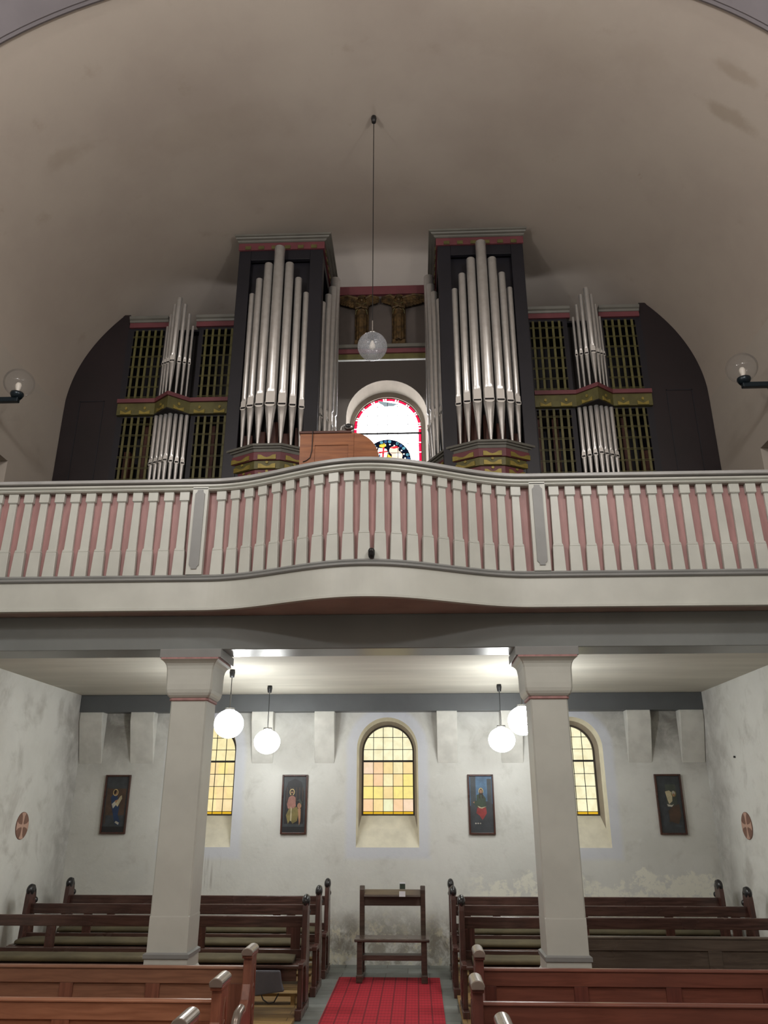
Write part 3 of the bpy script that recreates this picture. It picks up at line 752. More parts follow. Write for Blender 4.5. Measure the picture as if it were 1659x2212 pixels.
def lip_mesh(R,zm,lip):
    """flat arched upper lip plate and curved lower lip"""
    mb=MB(); w=R*.80; y=-R*.80
    pts=[(-w,zm+.012),(w,zm+.012)]+[(w*math.cos(PI*i/10),zm+lip*.72+w*.55*math.sin(PI*i/10)) for i in range(11)]
    mb.prism(pts,'y',y,y+R*.25)
    w2=R*.86
    pts=[(w2,zm-.012)]+[(w2*math.cos(PI*i/10),zm-.012-w2*.55*math.sin(PI*i/10)) for i in range(1,10)]+[(-w2,zm-.012)]
    mb.prism(pts,'y',-R*.93,-R*.4)
    return mb
def slit_mesh(R,zm):
    mb=MB(); mb.box(-R*.84,R*.84,-R*.88,-R*.3,zm-.013,zm+.013)
    for s in (-1,1): mb.box(s*R*.84-.003,s*R*.84+.003,-R*.98,-R*.5,zm-.02,zm+.02,1)
    return mb
def pipe(x,y,R,z0,zm,zt,lip,ang=0,rot=0):
    Mx=Matrix.Translation((x,y,0))@Matrix.Rotation(ang,4,'Z')
    p=pipe_mesh(R,z0,zm,zt,lip).xf(Mx).build('organ_pipe',[M['pipe'],M['inside']],org)
    if rot: pass
    lip_mesh(R,zm,lip).xf(Mx).build('pipe_lip',M['lip'],p)
    slit_mesh(R,zm).xf(Mx).build('pipe_mouth',[M['inside'],M['pipe']],p)

TC=1.315   # tower centre |x|
offs=[0,.137,.255,.352]; rad=[.068,.057,.047,.039]; tops=[8.675,8.425,8.22,8.035]; mz=[6.33,6.335,6.345,6.35]; py=[8.19,8.21,8.25,8.31]; lips=[.20,.18,.145,.12]; z0s=[5.785]*4
def frieze_poly(d0,d1,cx):   # front half-octagon in tower-face coordinates, u along the face, v outward
    return [(-d1,-.02),(-d1,.0),(-d0,.21),(d0,.21),(d1,.0),(d1,-.02)]
def tower(s):
    # ---- case
    xi,xo=s*.76,s*1.88; yb=9.44
    A=lambda a,b:(min(a,b),max(a,b))
    mb=MB()
    # front frame
    x0,x1=A(s*.76,s*.93); mb.box(x0,x1,8.3,8.36,3.5,8.73)
    x0,x1=A(s*1.72,s*1.88); mb.box(x0,x1,8.3,8.36,3.5,8.73)
    x0,x1=A(s*.93,s*1.72); mb.box(x0,x1,8.3,8.36,8.58,8.73); mb.box(x0,x1,8.3,8.36,3.5,5.70)
    # inner side frame
    x0,x1=A(s*.76,s*.82); mb.box(x0,x1,8.36,8.47,3.5,8.73); mb.box(x0,x1,9.27,yb,3.5,8.73); mb.box(x0,x1,8.47,9.27,8.58,8.73); mb.box(x0,x1,8.47,9.27,3.5,5.70)
    # outer side, back, top
    x0,x1=A(s*1.84,s*1.88); mb.box(x0,x1,8.36,yb,3.5,8.73)
    x0,x1=A(s*.82,s*1.84); mb.box(x0,x1,yb-.04,yb,3.5,8.73); mb.box(x0,x1,8.36,yb-.04,8.69,8.73)
    mb.build('tower_case',M['case'],org,bevel=.004,seg=1)
    mb=MB(); x0,x1=A(s*.86,s*1.82); mb.box(x0,x1,8.62,8.64,5.6,8.6); mb.box(min(s*.9,s*1.76),max(s*.9,s*1.76),8.40,8.41,6.75,8.6,1)
    mb.build('dark_backing',[M['inside'],M['case']],org)
    rr=random.Random(5+s)
    for k in range(5):
        xx=s*(1.0+.16*k); h=6.05+rr.random()*.55
        mb=MB(); mb.box(xx-.055,xx+.055,8.5,8.6,5.7,h); mb.build('wooden_pipe',M['redwood'],org,bevel=.004)
    # ---- frieze and cornice
    def wrap(prof,mat,name):
        """L shaped moulding: round front and inner side. prof (out,z)"""
        mb=MB(); q=[(xo,9.44,1,0)]
        path=[((xo,8.3),(0,-1),0),((xi,8.3),None,1),((xi,9.44),(-s,0),0)]
        fr=[(xo,8.3+.0,0,-1.0),(xi,8.3,-s*1.0,-1.0),(xi,9.44,-s*1.0,0)]
        # outer end is mitred outwards a little
        fr[0]=(xo,8.3,s*.45,-1.0)
        mb.sweep(prof,fr); mb.build(name,mat,org)
    wrap([(-.05,8.73),(.02,8.73),(.02,8.845),(-.05,8.845)],M['og_red'],'red_frieze')
    wrap([(-.05,8.84),(.03,8.84),(.045,8.85),(.05,8.862),(.08,8.87),(.09,8.885),(.11,8.89),(.115,8.91),(-.05,8.91)],M['og_grey'],'cornice')
    mb=MB(); 
    for k in range(6):
        c=s*(.76+.12+.176*k); mb.box(c-.038,c+.038,8.268,8.282,8.735,8.785)
    for k in range(6):
        c=8.42+.176*k; x0,x1=A(xi-s*.032,xi-s*.018); mb.box(x0,x1,c-.038,c+.038,8.735,8.785)
    mb.build('gilt_blocks',M['og_gold'],org)
    # ---- pedestals and pipes on the front and inner faces
    for face in (0,1):
        if face==0: T=lambda u,v:(s*TC+u,8.33-v)
        else:
            cy=8.87; T=lambda u,v:(s*.79-s*v,cy+u)
        def ped(d0,d1,sc,z0,z1,mat,name):
            P=[T(u,(v+0)*sc if v>0 else v) for u,v in frieze_poly(d0,d1,0)]
            mb=MB(); mb.prism(P,'z',z0,z1); return mb.build(name,mat,org,bevel=.004,seg=1)
        P1=[T(u,v) for u,v in [(-.545,-.02),(-.545,.02),(-.17,.225),(.17,.225),(.545,.02),(.545,-.02)]]
        mb=MB()
        for (gr,za,zb) in ((0,5.755,5.785),(-.018,5.73,5.757),(-.035,5.69,5.732)):
            P=[T(u*(1+gr*1.5),v+gr if v>0 else v) for u,v in [(-.545,-.02),(-.545,.02),(-.17,.225),(.17,.225),(.545,.02),(.545,-.02)]]
            mb.prism(P,'z',za,zb)
        mb.build('pedestal_cornice',M['og_grey'],org,bevel=.003,seg=1)
        dims=[(.158,.505,.90),(.150,.465,.80),(.142,.425,.70),(.132,.385,.58),(.12,.34,.46)]
        zz=[5.69,5.585,5.48,5.375,5.27,5.165]
        orn=MB()
        for k,(d0,d1,sc) in enumerate(dims):
            z1,z0=zz[k],zz[k+1]
            ped(d0,d1,sc,z0,z1,M['og_red'] if k%2==0 else M['og_gold'],'red_tier' if k%2==0 else 'gold_tier')
            F=[(u,v*sc if v>0 else v) for u,v in frieze_poly(d0,d1,0)]
            for (a,b) in ((1,2),(2,3),(3,4)):
                (u0,v0),(u1,v1)=F[a],F[b]; L=math.hypot(u1-u0,v1-v0); du,dv=(u1-u0)/L,(v1-v0)/L; nu,nv=-dv,du
                def pt(t,z,o): return T(u0+du*t*L+nu*o,v0+dv*t*L+nv*o)+(z,)
                hgt=(z1-z0)
                sh=[(.16,.06),(.84,.06),(.84,.62),(.72,.58),(.6,.36),(.5,.28),(.4,.36),(.28,.58),(.16,.62)]
                vs=[pt(t,z0+hgt*q,.001) for t,q in sh]+[pt(t,z0+hgt*q,.014) for t,q in sh]
                n=len(sh); orn.add(vs,[tuple(range(n,2*n))]+[(i,(i+1)%n,(i+1)%n+n,i+n) for i in range(n)])
                if k>0:
                    n=12; ring=[(.5+.028*math.cos(2*PI*i/n)/L*.6,.78+.15*math.sin(2*PI*i/n)) for i in range(n)]
                    vs=[pt(t,z0+hgt*q,.001) for t,q in ring]+[pt(t,z0+hgt*q,.012) for t,q in ring]
                    orn.add(vs,[tuple(range(n,2*n))]+[(i,(i+1)%n,(i+1)%n+n,i+n) for i in range(n)])
        orn.build('gilded_ornament',M['gold_lt'],org)
        for sg in (-1,1):
            for i in range(4):
                if i==0 and sg>0: continue
                u=sg*offs[i]; v=8.33-py[i]
                x,y=T(u,v)
                ang=0 if face==0 else (-s*PI/2)
                pa=sg*[0,.05,.12,.25][i]
                if face==1: pa*= 1 if s<0 else -1
                pipe(x,y,rad[i],z0s[i],mz[i],tops[i],lips[i],(ang+pa))
tower(-1); tower(1)

def sidecase(s):
    A=lambda a,b:(min(a,b),max(a,b))
    mb=MB()
    for (a,b,z0,z1) in ((1.88,1.97,3.5,7.85),(2.40,2.46,3.5,7.85),(2.89,2.93,3.5,7.85),(3.35,3.43,3.5,7.92),
                        (1.97,2.40,7.81,7.85),(2.93,3.35,7.81,7.85),(1.97,2.40,6.49,6.75),(2.93,3.35,6.49,6.75),(2.46,2.89,6.52,6.7),
                        (1.97,2.40,3.5,4.6),(2.93,3.35,3.5,4.6),(2.46,2.89,3.5,4.9)):
        x0,x1=A(s*a,s*b); mb.box(x0,x1,8.74,8.79,z0,z1)
    x0,x1=A(s*1.88,s*3.43); mb.box(x0,x1,9.36,9.4,3.5,7.85); mb.box(x0,x1,8.79,9.36,7.82,7.85)
    x0,x1=A(s*3.39,s*3.43); mb.box(x0,x1,8.79,9.36,3.5,7.82)
    mb.build('wing_case',M['case'],org)
    x0,x1=A(s*2.42,s*2.91); mb=MB(); mb.box(x0,x1,8.86,8.88,3.6,7.8); mb.build('dark_backing',M['inside'],org)
    rr=random.Random(11+s)
    for k in range(7):
        xx=s*(2.02+.22*k)
        if 2.38<abs(xx)<2.95: continue
        mb=MB(); mb.box(xx-.04,xx+.04,9.0,9.08,3.6,5.8+rr.random()*1.6); mb.build('wooden_pipe',M['redwood'],org)
    # grilles
    for (a,b) in ((1.965,2.405),(2.925,3.355)):
        for (z0,z1,nh) in ((6.74,7.82,7),(4.6,6.5,12)):
            x0,x1=A(s*a,s*b); mb=MB(); n=5; w=x1-x0
            for k in range(n):
                c=x0+w*(k+.55)/(n+.1); mb.box(c-.015,c+.015,8.735,8.747,z0,z1)
            for k in range(nh):
                z=z1-.11-.154*k
                if z<z0+.03: break
                mb.box(x0,x1,8.73,8.735,z-.011,z-.006); mb.box(x0,x1,8.73,8.735,z+.006,z+.011)
            mb.build('lattice_grille',M['og_gold'],org)
    # top cornices either side of the pipe cluster
    for (a,b) in ((1.90,2.50),(2.88,3.41)):
        x0,x1=A(s*a,s*b)
        mb=MB(); mb.prism([(8.74,7.92),(8.70,7.925),(8.69,7.95),(8.67,7.965),(8.66,8.0),(8.74,8.0)],'x',x0,x1); mb.box(x0,x1,8.74,8.8,7.85,8.0); mb.build('cornice',M['og_grey'],org)
        mb=MB(); mb.box(x0,x1,8.71,8.745,7.85,7.925); mb.build('red_frieze',M['og_red'],org)
    # pointed shelf
    P=[(1.95,8.69),(2.47,8.69),(2.70,8.50),(2.93,8.69),(3.42,8.69)]
    def shelf(z0,z1,o,mat,nm):
        mb=MB(); pts=[(s*x,y-o) for x,y in P]+[(s*3.42,8.78),(s*1.95,8.78)]
        mb.prism(pts,'z',z0,z1); return mb.build(nm,mat,org)
    shelf(6.675,6.73,.03,M['og_red'],'shelf_red_moulding'); shelf(6.51,6.676,.0,M['og_gold'],'shelf_gold_frieze')
    mb=MB(); mb.prism([(s*2.47,8.69),(s*2.70,8.50),(s*2.93,8.69),(s*2.93,8.78),(s*2.47,8.78)],'z',6.495,6.512); mb.build('shelf_underside',M['inside'],org)
    segs=[((1.95,8.69),(2.47,8.69),2),((2.47,8.69),(2.70,8.50),1),((2.70,8.50),(2.93,8.69),1),((2.93,8.69),(3.42,8.69),2)]
    for (p,q,cn) in segs:
        L=math.hypot(q[0]-p[0],q[1]-p[1]); dx,dy=(q[0]-p[0])/L,(q[1]-p[1])/L; nx,ny=dy,-dx
        if ny>0: nx,ny=-nx,-ny
        for c in range(cn):
            t0=L*(c+.5)/cn
            for shp in ([(-.07,.0),(.07,.0),(.07,.055),(.0,.02),(-.07,.055)],[(.016*math.cos(2*PI*i/10),.085+.022*math.sin(2*PI*i/10)) for i in range(10)]):
                vs=[]
                for o in (.001,.013):
                    for (t,z) in shp: vs.append((s*(p[0]+dx*(t0+t)+nx*o),p[1]+dy*(t0+t)+ny*o,6.515+z))
                n=len(shp); orn=MB(); orn.add(vs,[tuple(range(n,2*n))]+[(i,(i+1)%n,(i+1)%n+n,i+n) for i in range(n)])
                orn.build('gilded_ornament',M['gold_lt'],org)
    # pipes: upper cluster
    so=[0,.066,.122,.172]; sr=[.036,.027,.023,.018]; st=[8.17,8.10,7.98,7.82]; sy=[8.53,8.575,8.625,8.67]; sm_=[7.19,7.2,7.22,7.24]
    for sg in (-1,1):
        for i in range(4):
            if i==0 and sg>0: continue
            pipe(s*2.70+sg*so[i],sy[i],sr[i],6.735,sm_[i],st[i],[.10,.08,.07,.06][i],sg*[0,.3,.3,.3][i],0)
    for k in range(-3,4):
        pipe(s*2.70+.066*k,8.66+.018*abs(k),.027 if k else .030,5.38,5.84-.008*abs(k),6.5,.075,.12*k,0)
    mb=MB(); x0,x1=A(s*2.45,s*2.95); mb.box(x0,x1,8.6,8.8,5.28,5.38); mb.build('lower_pipe_shelf',M['case'],org)
    # curved end wing following the vault
    pts=[(3.43,3.5),(4.145,3.5),(4.145,6.55)]
    for i in range(25):
        x=4.143-(4.143-3.53)*(i/24)**1.6; pts.append((x,min(vz(x)-.008,8.1)))
    pts+=[(3.53,8.075),(3.43,8.075)]
    mb=MB(); mb.prism([(s*x,z) for x,z in pts],'y',8.74,8.79); mb.build('end_wing',M['case_red'],org)
    mb=MB(); x0,x1=A(s*3.62,s*3.95)
    for (a,b,c,d) in ((x0,x0+.012,3.6,6.75),(x1-.012,x1,3.6,6.75),(x0,x1,6.738,6.75)): mb.box(a,b,8.734,8.742,c,d)
    mb.build('wing_panel_moulding',M['case'],org)
sidecase(-1); sidecase(1)
# crossbar and ledge between the towers
mb=MB(); mb.box(-.76,.76,9.25,9.28,7.74,8.67); mb.build('panel_behind_angels',M['panel'],org)
mb=MB(); mb.box(-.76,.76,9.2,9.28,8.66,8.80); mb.build('red_crossbar',M['og_red'],org)
mb=MB(); mb.box(-.76,.76,9.08,9.3,7.70,7.75); mb.build('angel_ledge',M['og_grey'],org)
mb=MB(); mb.box(-.76,.76,9.12,9.2,7.635,7.70); mb.build('red_ledge_band',M['og_red'],org)
mb=MB(); mb.box(-.76,.76,9.15,9.19,7.555,7.635); mb.build('gold_ledge_band',M['og_gold'],org)
mb=MB(); mb.box(-.76,.76,9.155,9.185,7.545,7.556); mb.build('ledge_lit_edge',M['cream'],org)  # pale strip stands in for window light on the ledge underside

# ---- angels
def angel(cx,label):
    t=thing('angel_carving',label,'statue',(cx,9.15,7.75))
    y=9.17; mb=MB()
    # robe column: lofted, rounded in front, with folds
    levels=[(7.86,.072,.05),(7.90,.078,.055),(8.1,.074,.05),(8.3,.078,.055),(8.40,.086,.06),(8.45,.08,.055),(8.485,.05,.045),(8.50,.032,.035),(8.52,.03,.035)]
    n=32; vs=[]
    for z,rx,ry in levels:
        for j in range(n):
            a=2*PI*j/n; fold=1+(.09*math.cos(10*a) if z<8.3 else 0)
            vs.append((cx+rx*fold*math.cos(a),y+ry*fold*math.sin(a),z))
    k=len(levels); mb.add(vs,[(i*n+j,i*n+(j+1)%n,(i+1)*n+(j+1)%n,(i+1)*n+j) for i in range(k-1) for j in range(n)]+[tuple(range(n)),tuple(range(len(vs)-n,len(vs)))],0,True)
    mb.ellipsoid((cx,y-.005,8.545),(.036,.042,.05)); mb.ellipsoid((cx,y-.046,8.540),(.008,.012,.012)) # head and nose
    mb.tube([(cx-.085,y-.02,8.42),(cx-.075,y-.06,8.36),(cx-.02,y-.075,8.37),(cx+.03,y-.078,8.41)],[.026,.024,.02,.012],10)
    mb.tube([(cx+.085,y-.02,8.42),(cx+.075,y-.06,8.36),(cx+.02,y-.085,8.36),(cx-.03,y-.085,8.40)],[.026,.024,.02,.012],10)
    for sg in (-1,1):
        mb.ellipsoid((cx+sg*.03,y-.03,7.85),(.018,.04,.016))
        for q in range(5): mb.ellipsoid((cx+sg*(.0+.018*1)+sg*.0,y-.05,7.84),(.01,.02,.01))
        for q in range(5):  # fingers folded on the breast
            mb.tube([(cx+sg*.028,y-.085,8.405-.008*q),(cx+sg*(.05+.003*(2-abs(q-2))),y-.083,8.42-.009*q)],[.005,.004],6)
    b=mb.build('body',M['gold_dk'],t)
    rm=b.modifiers.new('remesh','REMESH'); rm.mode='VOXEL'; rm.voxel_size=.006; rm.use_smooth_shade=True
    mb=MB(); n=36
    for (r0,r1,th) in ((.062,.088,.018),(.0,.064,.008)):
        vs=[]; 
        for yy in (y+.035,y+.035-th):
            for r in (max(r0,.001),r1):
                vs+= [(cx+r*math.cos(2*PI*i/n),yy,8.555+r*math.sin(2*PI*i/n)) for i in range(n)]
        mb.add(vs,[(q*n+i,q*n+(i+1)%n,w*n+(i+1)%n,w*n+i) for q,w in ((0,1),(1,3),(3,2),(2,0)) for i in range(n)])
    for i in range(16):
        a=2*PI*i/16; mb.tube([(cx+.05*math.cos(a),y+.02,8.555+.05*math.sin(a)),(cx+.088*math.cos(a),y+.018,8.555+.088*math.sin(a))],.003,5)
    tag(mb.build('halo',M['gold_dk'],t),'ribbed round halo')
    mb=MB()
    mb.ellipsoid((cx,y+.012,8.56),(.046,.04,.05)); mb.ellipsoid((cx-.038,y+.005,8.515),(.016,.022,.045)); mb.ellipsoid((cx+.038,y+.005,8.515),(.016,.022,.045)); mb.build('hair',M['gold_dk'],t)
    mb=MB()
    for sg in (-1,1): mb.tube([(cx+sg*.07,y-.05,8.46),(cx,y-.078,8.40),(cx-sg*.075,y-.05,8.33),(cx-sg*.08,y-.03,8.28)],.006,6)
    tag(mb.build('crossed_bands',M['og_gold'],t),'crossed cords on the breast')
    for sg in (-1,1):
        mb=MB(); inner=sg*cx<0
        span=.185 if inner else (.38 if cx<0 else .44)
        N_=14; top=[];bot=[]
        for q in range(N_+1):
            u=q/N_; x=cx+sg*(.055+span*u)
            top.append((x,8.60+.03*math.sin(PI*min(u*1.3,1))-.012*u))
            d=(.165*(1-u)**.7+.035) if not inner else (.165-.075*u)
            bot.append((x+sg*(.0),8.60-d+(.012 if q%2 else 0)))
        mb.prism(top+bot[::-1],'y',y+.03,y+.016)
        for r in range(3):
            nf=10
            for q in range(nf):
                u=(q+.4)/nf; x0=cx+sg*(.06+span*u); d=((.165*(1-u)**.7+.035) if not inner else (.165-.075*u))*(.95-.26*r)
                ln=min(.035,span-span*u)*sg
                z0=8.595; w=.5*span/nf
                mb.prism([(x0-w,z0),(x0+w,z0),(x0+ln*.6+w*.8,z0-d*.9),(x0+ln*.7,z0-d),(x0+ln*.6-w*.8,z0-d*.9)],'y',y+.018-.006*r,y+.008-.006*r)
        mb.tube([(cx+sg*.05,y+.01,8.575),(cx+sg*(.06+span*.35),y+.005,8.622),(cx+sg*(.055+span*.97),y+.01,8.59)],[.024,.02,.009],8)
        mb.build('wing',M['gold_dk'],t)
    mb=MB(); mb.box(cx-.088,cx+.088,9.14,9.2,7.752,7.86); mb.prism([(cx-.095,7.86),(cx+.095,7.86),(cx+.1,8.52),(cx-.1,8.52)],'y',9.215,9.235); mb.box(cx-.1,cx+.1,9.18,9.235,7.752,7.86)
    mb.build('base_post',M['gold_dk'],t)
angel(-.30,'dark gilded angel carving with spread wings, left of the pair above the ledge')
angel(.225,'dark gilded angel carving with spread wings, right of the pair above the ledge')

# ---- console
t=thing('organ_console','oak organ console with curved side standing behind the gallery rail','organ console',(-.4,6.6,3.5))
x0,x1=-.665,-.18; y0=6.5; zt=5.105
mb=MB(); mb.box(x0,x1,y0,y0+.03,3.5,zt-.025); mb.box(x0,x0+.05,y0-.008,y0+.001,3.5,zt-.025); mb.box(x1-.0,x1+.02,y0-.008,y0+.03,3.5,zt-.025)
mb.box(x0+.05,x1,y0-.008,y0+.001,zt-.145,zt-.025); mb.box(x1-.03,x1,y0-.008,y0+.001,3.5,zt-.145); mb.box(x0+.05,x0+.14,y0-.008,y0+.001,3.5,zt-.145)
mb.build('back_panel',M['console'],t)
pts=[(x1,3.5),(x1+.26,3.5),(x1+.26,4.80)]
for i in range(13):
    a=PI/2*i/12; pts.append((x1+.26*math.cos(a) if i<12 else x1,4.80+.29*math.sin(a)))
mb=MB(); mb.prism(pts,'y',y0+.0,y0+.42); mb.build('curved_side',M['console'],t)
mb=MB(); mb.box(x0-.01,x1+.0,y0-.02,y0+.44,zt-.025,zt); mb.build('top_board',M['console_dk'],t,bevel=.005)
mb=MB(); mb.box(x0,x0+.03,y0+.03,y0+.42,3.5,zt-.025); mb.box(x0+.03,x1,y0+.39,y0+.42,3.5,zt-.025); mb.build('side_panel',M['console'],t)
mb=MB(); pts=[(-.545,y0-.024,zt+.004),(-.545,y0-.028,zt-.01),(-.548,y0-.014,4.97),(-.55,y0-.014,4.90),(-.565,y0-.014,4.83),(-.6,y0-.014,4.80),(-.63,y0-.014,4.79)]
mb.tube(pts,.004,6); tag(mb.build('console_cable',M['black']),'thin black cable hanging down the oak console','cable')
t=thing('clamp_mirror','small shiny mirror lamp on top of the oak console','mirror',(-.22,6.51,5.105))
mb=MB(); mb.tube([(-.285,6.50,5.11),(-.28,6.50,5.15),(-.25,6.50,5.175)],.007,8); mb.box(-.30,-.25,6.49,6.53,5.1055,5.113); mb.build('bracket',M['chrome'],t)
mb=MB(); mb.ellipsoid((-.205,6.51,5.15),(.05,.033,.036)); mb.build('shade',M['chrome'],t)
mb=MB(); mb.ellipsoid((-.212,6.484,5.155),(.03,.012,.022)); mb.build('lens',M['black'],t)

mb=MB(); mb.lathe([(0,3.587),(.02,3.587),(.026,3.61),(.026,3.645),(.018,3.66),(0,3.662)],.061,5.652,14); mb.tube([(.061,5.65,3.63),(.061,5.61,3.615)],.018,10)
tag(mb.build('balustrade_spotlight',M['black']),'small black spotlight at the foot of the centre balusters','spotlight')

# ------------------------------------------------------------------ dark pews at the back
def end_board(mb,X,Y,zk=.99,w=.05,back=True):
    """tall end post with seat bracket, foot; profile in (y,z)"""
    f=[(Y-.30,.40),(Y-.30,.44),(Y-.11,.44),(Y-.095,.62),(Y-.075,.86),(Y-.06,.94),(Y+.05,.96),(Y+.08,.88),(Y+.10,.76),(Y+.13,.6),(Y+.15,.45),(Y+.16,.08),(Y-.03,.08),(Y-.07,.36),(Y-.12,.40)]
    mb.prism(f,'x',X-w/2,X+w/2)
    mb.box(X-.022,X+.022,Y-.28,Y-.22,.08,.41)
    mb.prism([(Y-.36,0),(Y-.36,.085),(Y-.30,.085),(Y-.26,.06),(Y+.12,.06),(Y+.2,.07),(Y+.2,0)],'x',X-.03,X+.03)
def dark_pew(x0,x1,Y,label,ends,stiles,group='dark pews with knobbed ends under the gallery',cushion=True,mat='darkwood'):
    t=thing('church_pew',label,'pew',((x0+x1)/2,Y,.03 if False else 0),group)
    lift=.03
    mb=MB(); mb.box(x0,x1,Y-.005,Y+.025,.70,.80); mb.build('top_rail',M[mat],t,bevel=.006)
    mb=MB(); mb.box(x0,x1,Y-.015,Y+.02,.44,.515); mb.build('lower_rail',M[mat],t,bevel=.004)
    for c in stiles:
        mb=MB(); mb.box(c-.045,c+.045,Y-.003,Y+.022,.50,.715); mb.build('back_stile',M['darkwood_z'],t)
    mb=MB(); mb.box(x0-.01,x1+.01,Y-.34,Y+.0,.405,.435); mb.build('seat',M[mat],t,bevel=.008)
    mb=MB(); mb.box(x0+.02,x1-.02,Y-.30,Y-.27,.30,.405); mb.build('seat_apron',M[mat],t)
    if cushion:
        a,b=x0+.06,x1-.06; n=14; prof=[]
        for i in range(16):
            u=2*PI*i/16; prof.append((Y-.175+.15*math.copysign(abs(math.cos(u))**.5,math.cos(u)), .4355+.028+.028*math.copysign(abs(math.sin(u))**.7,math.sin(u))))
        mb=MB(); rings=[]
        rr=random.Random(int(Y*10+x0)); N=26
        for k in range(N+1):
            x=a+(b-a)*k/N; sc=.9 if k in (0,N) else 1
            dz=.0025*rr.random()
            rings+=[(x,(py_-(Y-.175))*sc+(Y-.175),.4355+(pz-.4355)*(sc if sc<1 else 1)*(1+dz*20)) for py_,pz in prof]
        n=16
        mb.add(rings,[(i*n+j,i*n+(j+1)%n,(i+1)*n+(j+1)%n,(i+1)*n+j) for i in range(N) for j in range(n)]+[tuple(range(n)),tuple(range(N*n,N*n+n))],0,True)
        tag(mb.build('seat_cushion',M['cushion'],t),'long olive brown seat pad')
    for X in ends:
        mb=MB(); end_board(mb,X,Y); e=mb.build('pew_end',M['darkwood_z'],t,bevel=.005)
        mb=MB(); mb.ellipsoid((X,Y-.01,.935),(.040,.072,.060),rot=Matrix.Rotation(.3,3,'X'))
        mb.tube([(X,Y+.02,.965),(X,Y+.06,.925),(X,Y+.09,.875),(X,Y+.11,.83)],[.032,.030,.022,.018],12)
        mb.ellipsoid((X,Y+.125,.822),(.032,.036,.035))
        tag(mb.build('carved_knob',M['knob'],e),'black scrolled knob')
    # book/foot rest behind
    mb=MB(); mb.box(x0+.05,x1-.05,Y+.10,Y+.24,.10,.125)
    for c in ([x0+.1,x1-.1]): mb.box(c-.02,c+.02,Y+.1,Y+.24,0.03,.10)
    mb.build('kneeling_board',M['planks'],t)
YA,Y2,Y3=10.2,9.33,8.4
dark_pew(-3.86,-.72,YA,'dark pew with knobbed ends against the back wall, left of the aisle',(-3.84,-.70),(-3.3,-2.3,-1.3))
dark_pew(-3.93,-.73,Y2,'dark cushioned pew with knobbed ends, middle row left of the aisle',(-3.91,-.70),(-3.24,-2.1,-1.0))
dark_pew(-4.05,-.73,Y3,'dark cushioned pew with a knobbed aisle end, front row behind the left pillar',(-4.02,-.715),(-3.23,-1.74,-.81))
dark_pew(.78,3.93,YA,'dark pew with knobbed ends against the back wall, right of the aisle',(.77,3.92),(1.3,2.3,3.3))
dark_pew(.78,3.93,Y2,'dark pew with knobbed ends, middle row right of the aisle',(.76,3.91),(.9,2.15,3.05,3.75))
dark_pew(.82,4.05,Y3,'dark cushioned pew with a knobbed aisle end, front row behind the right pillar',(.80,4.02),(.875,1.95,3.3,3.85))

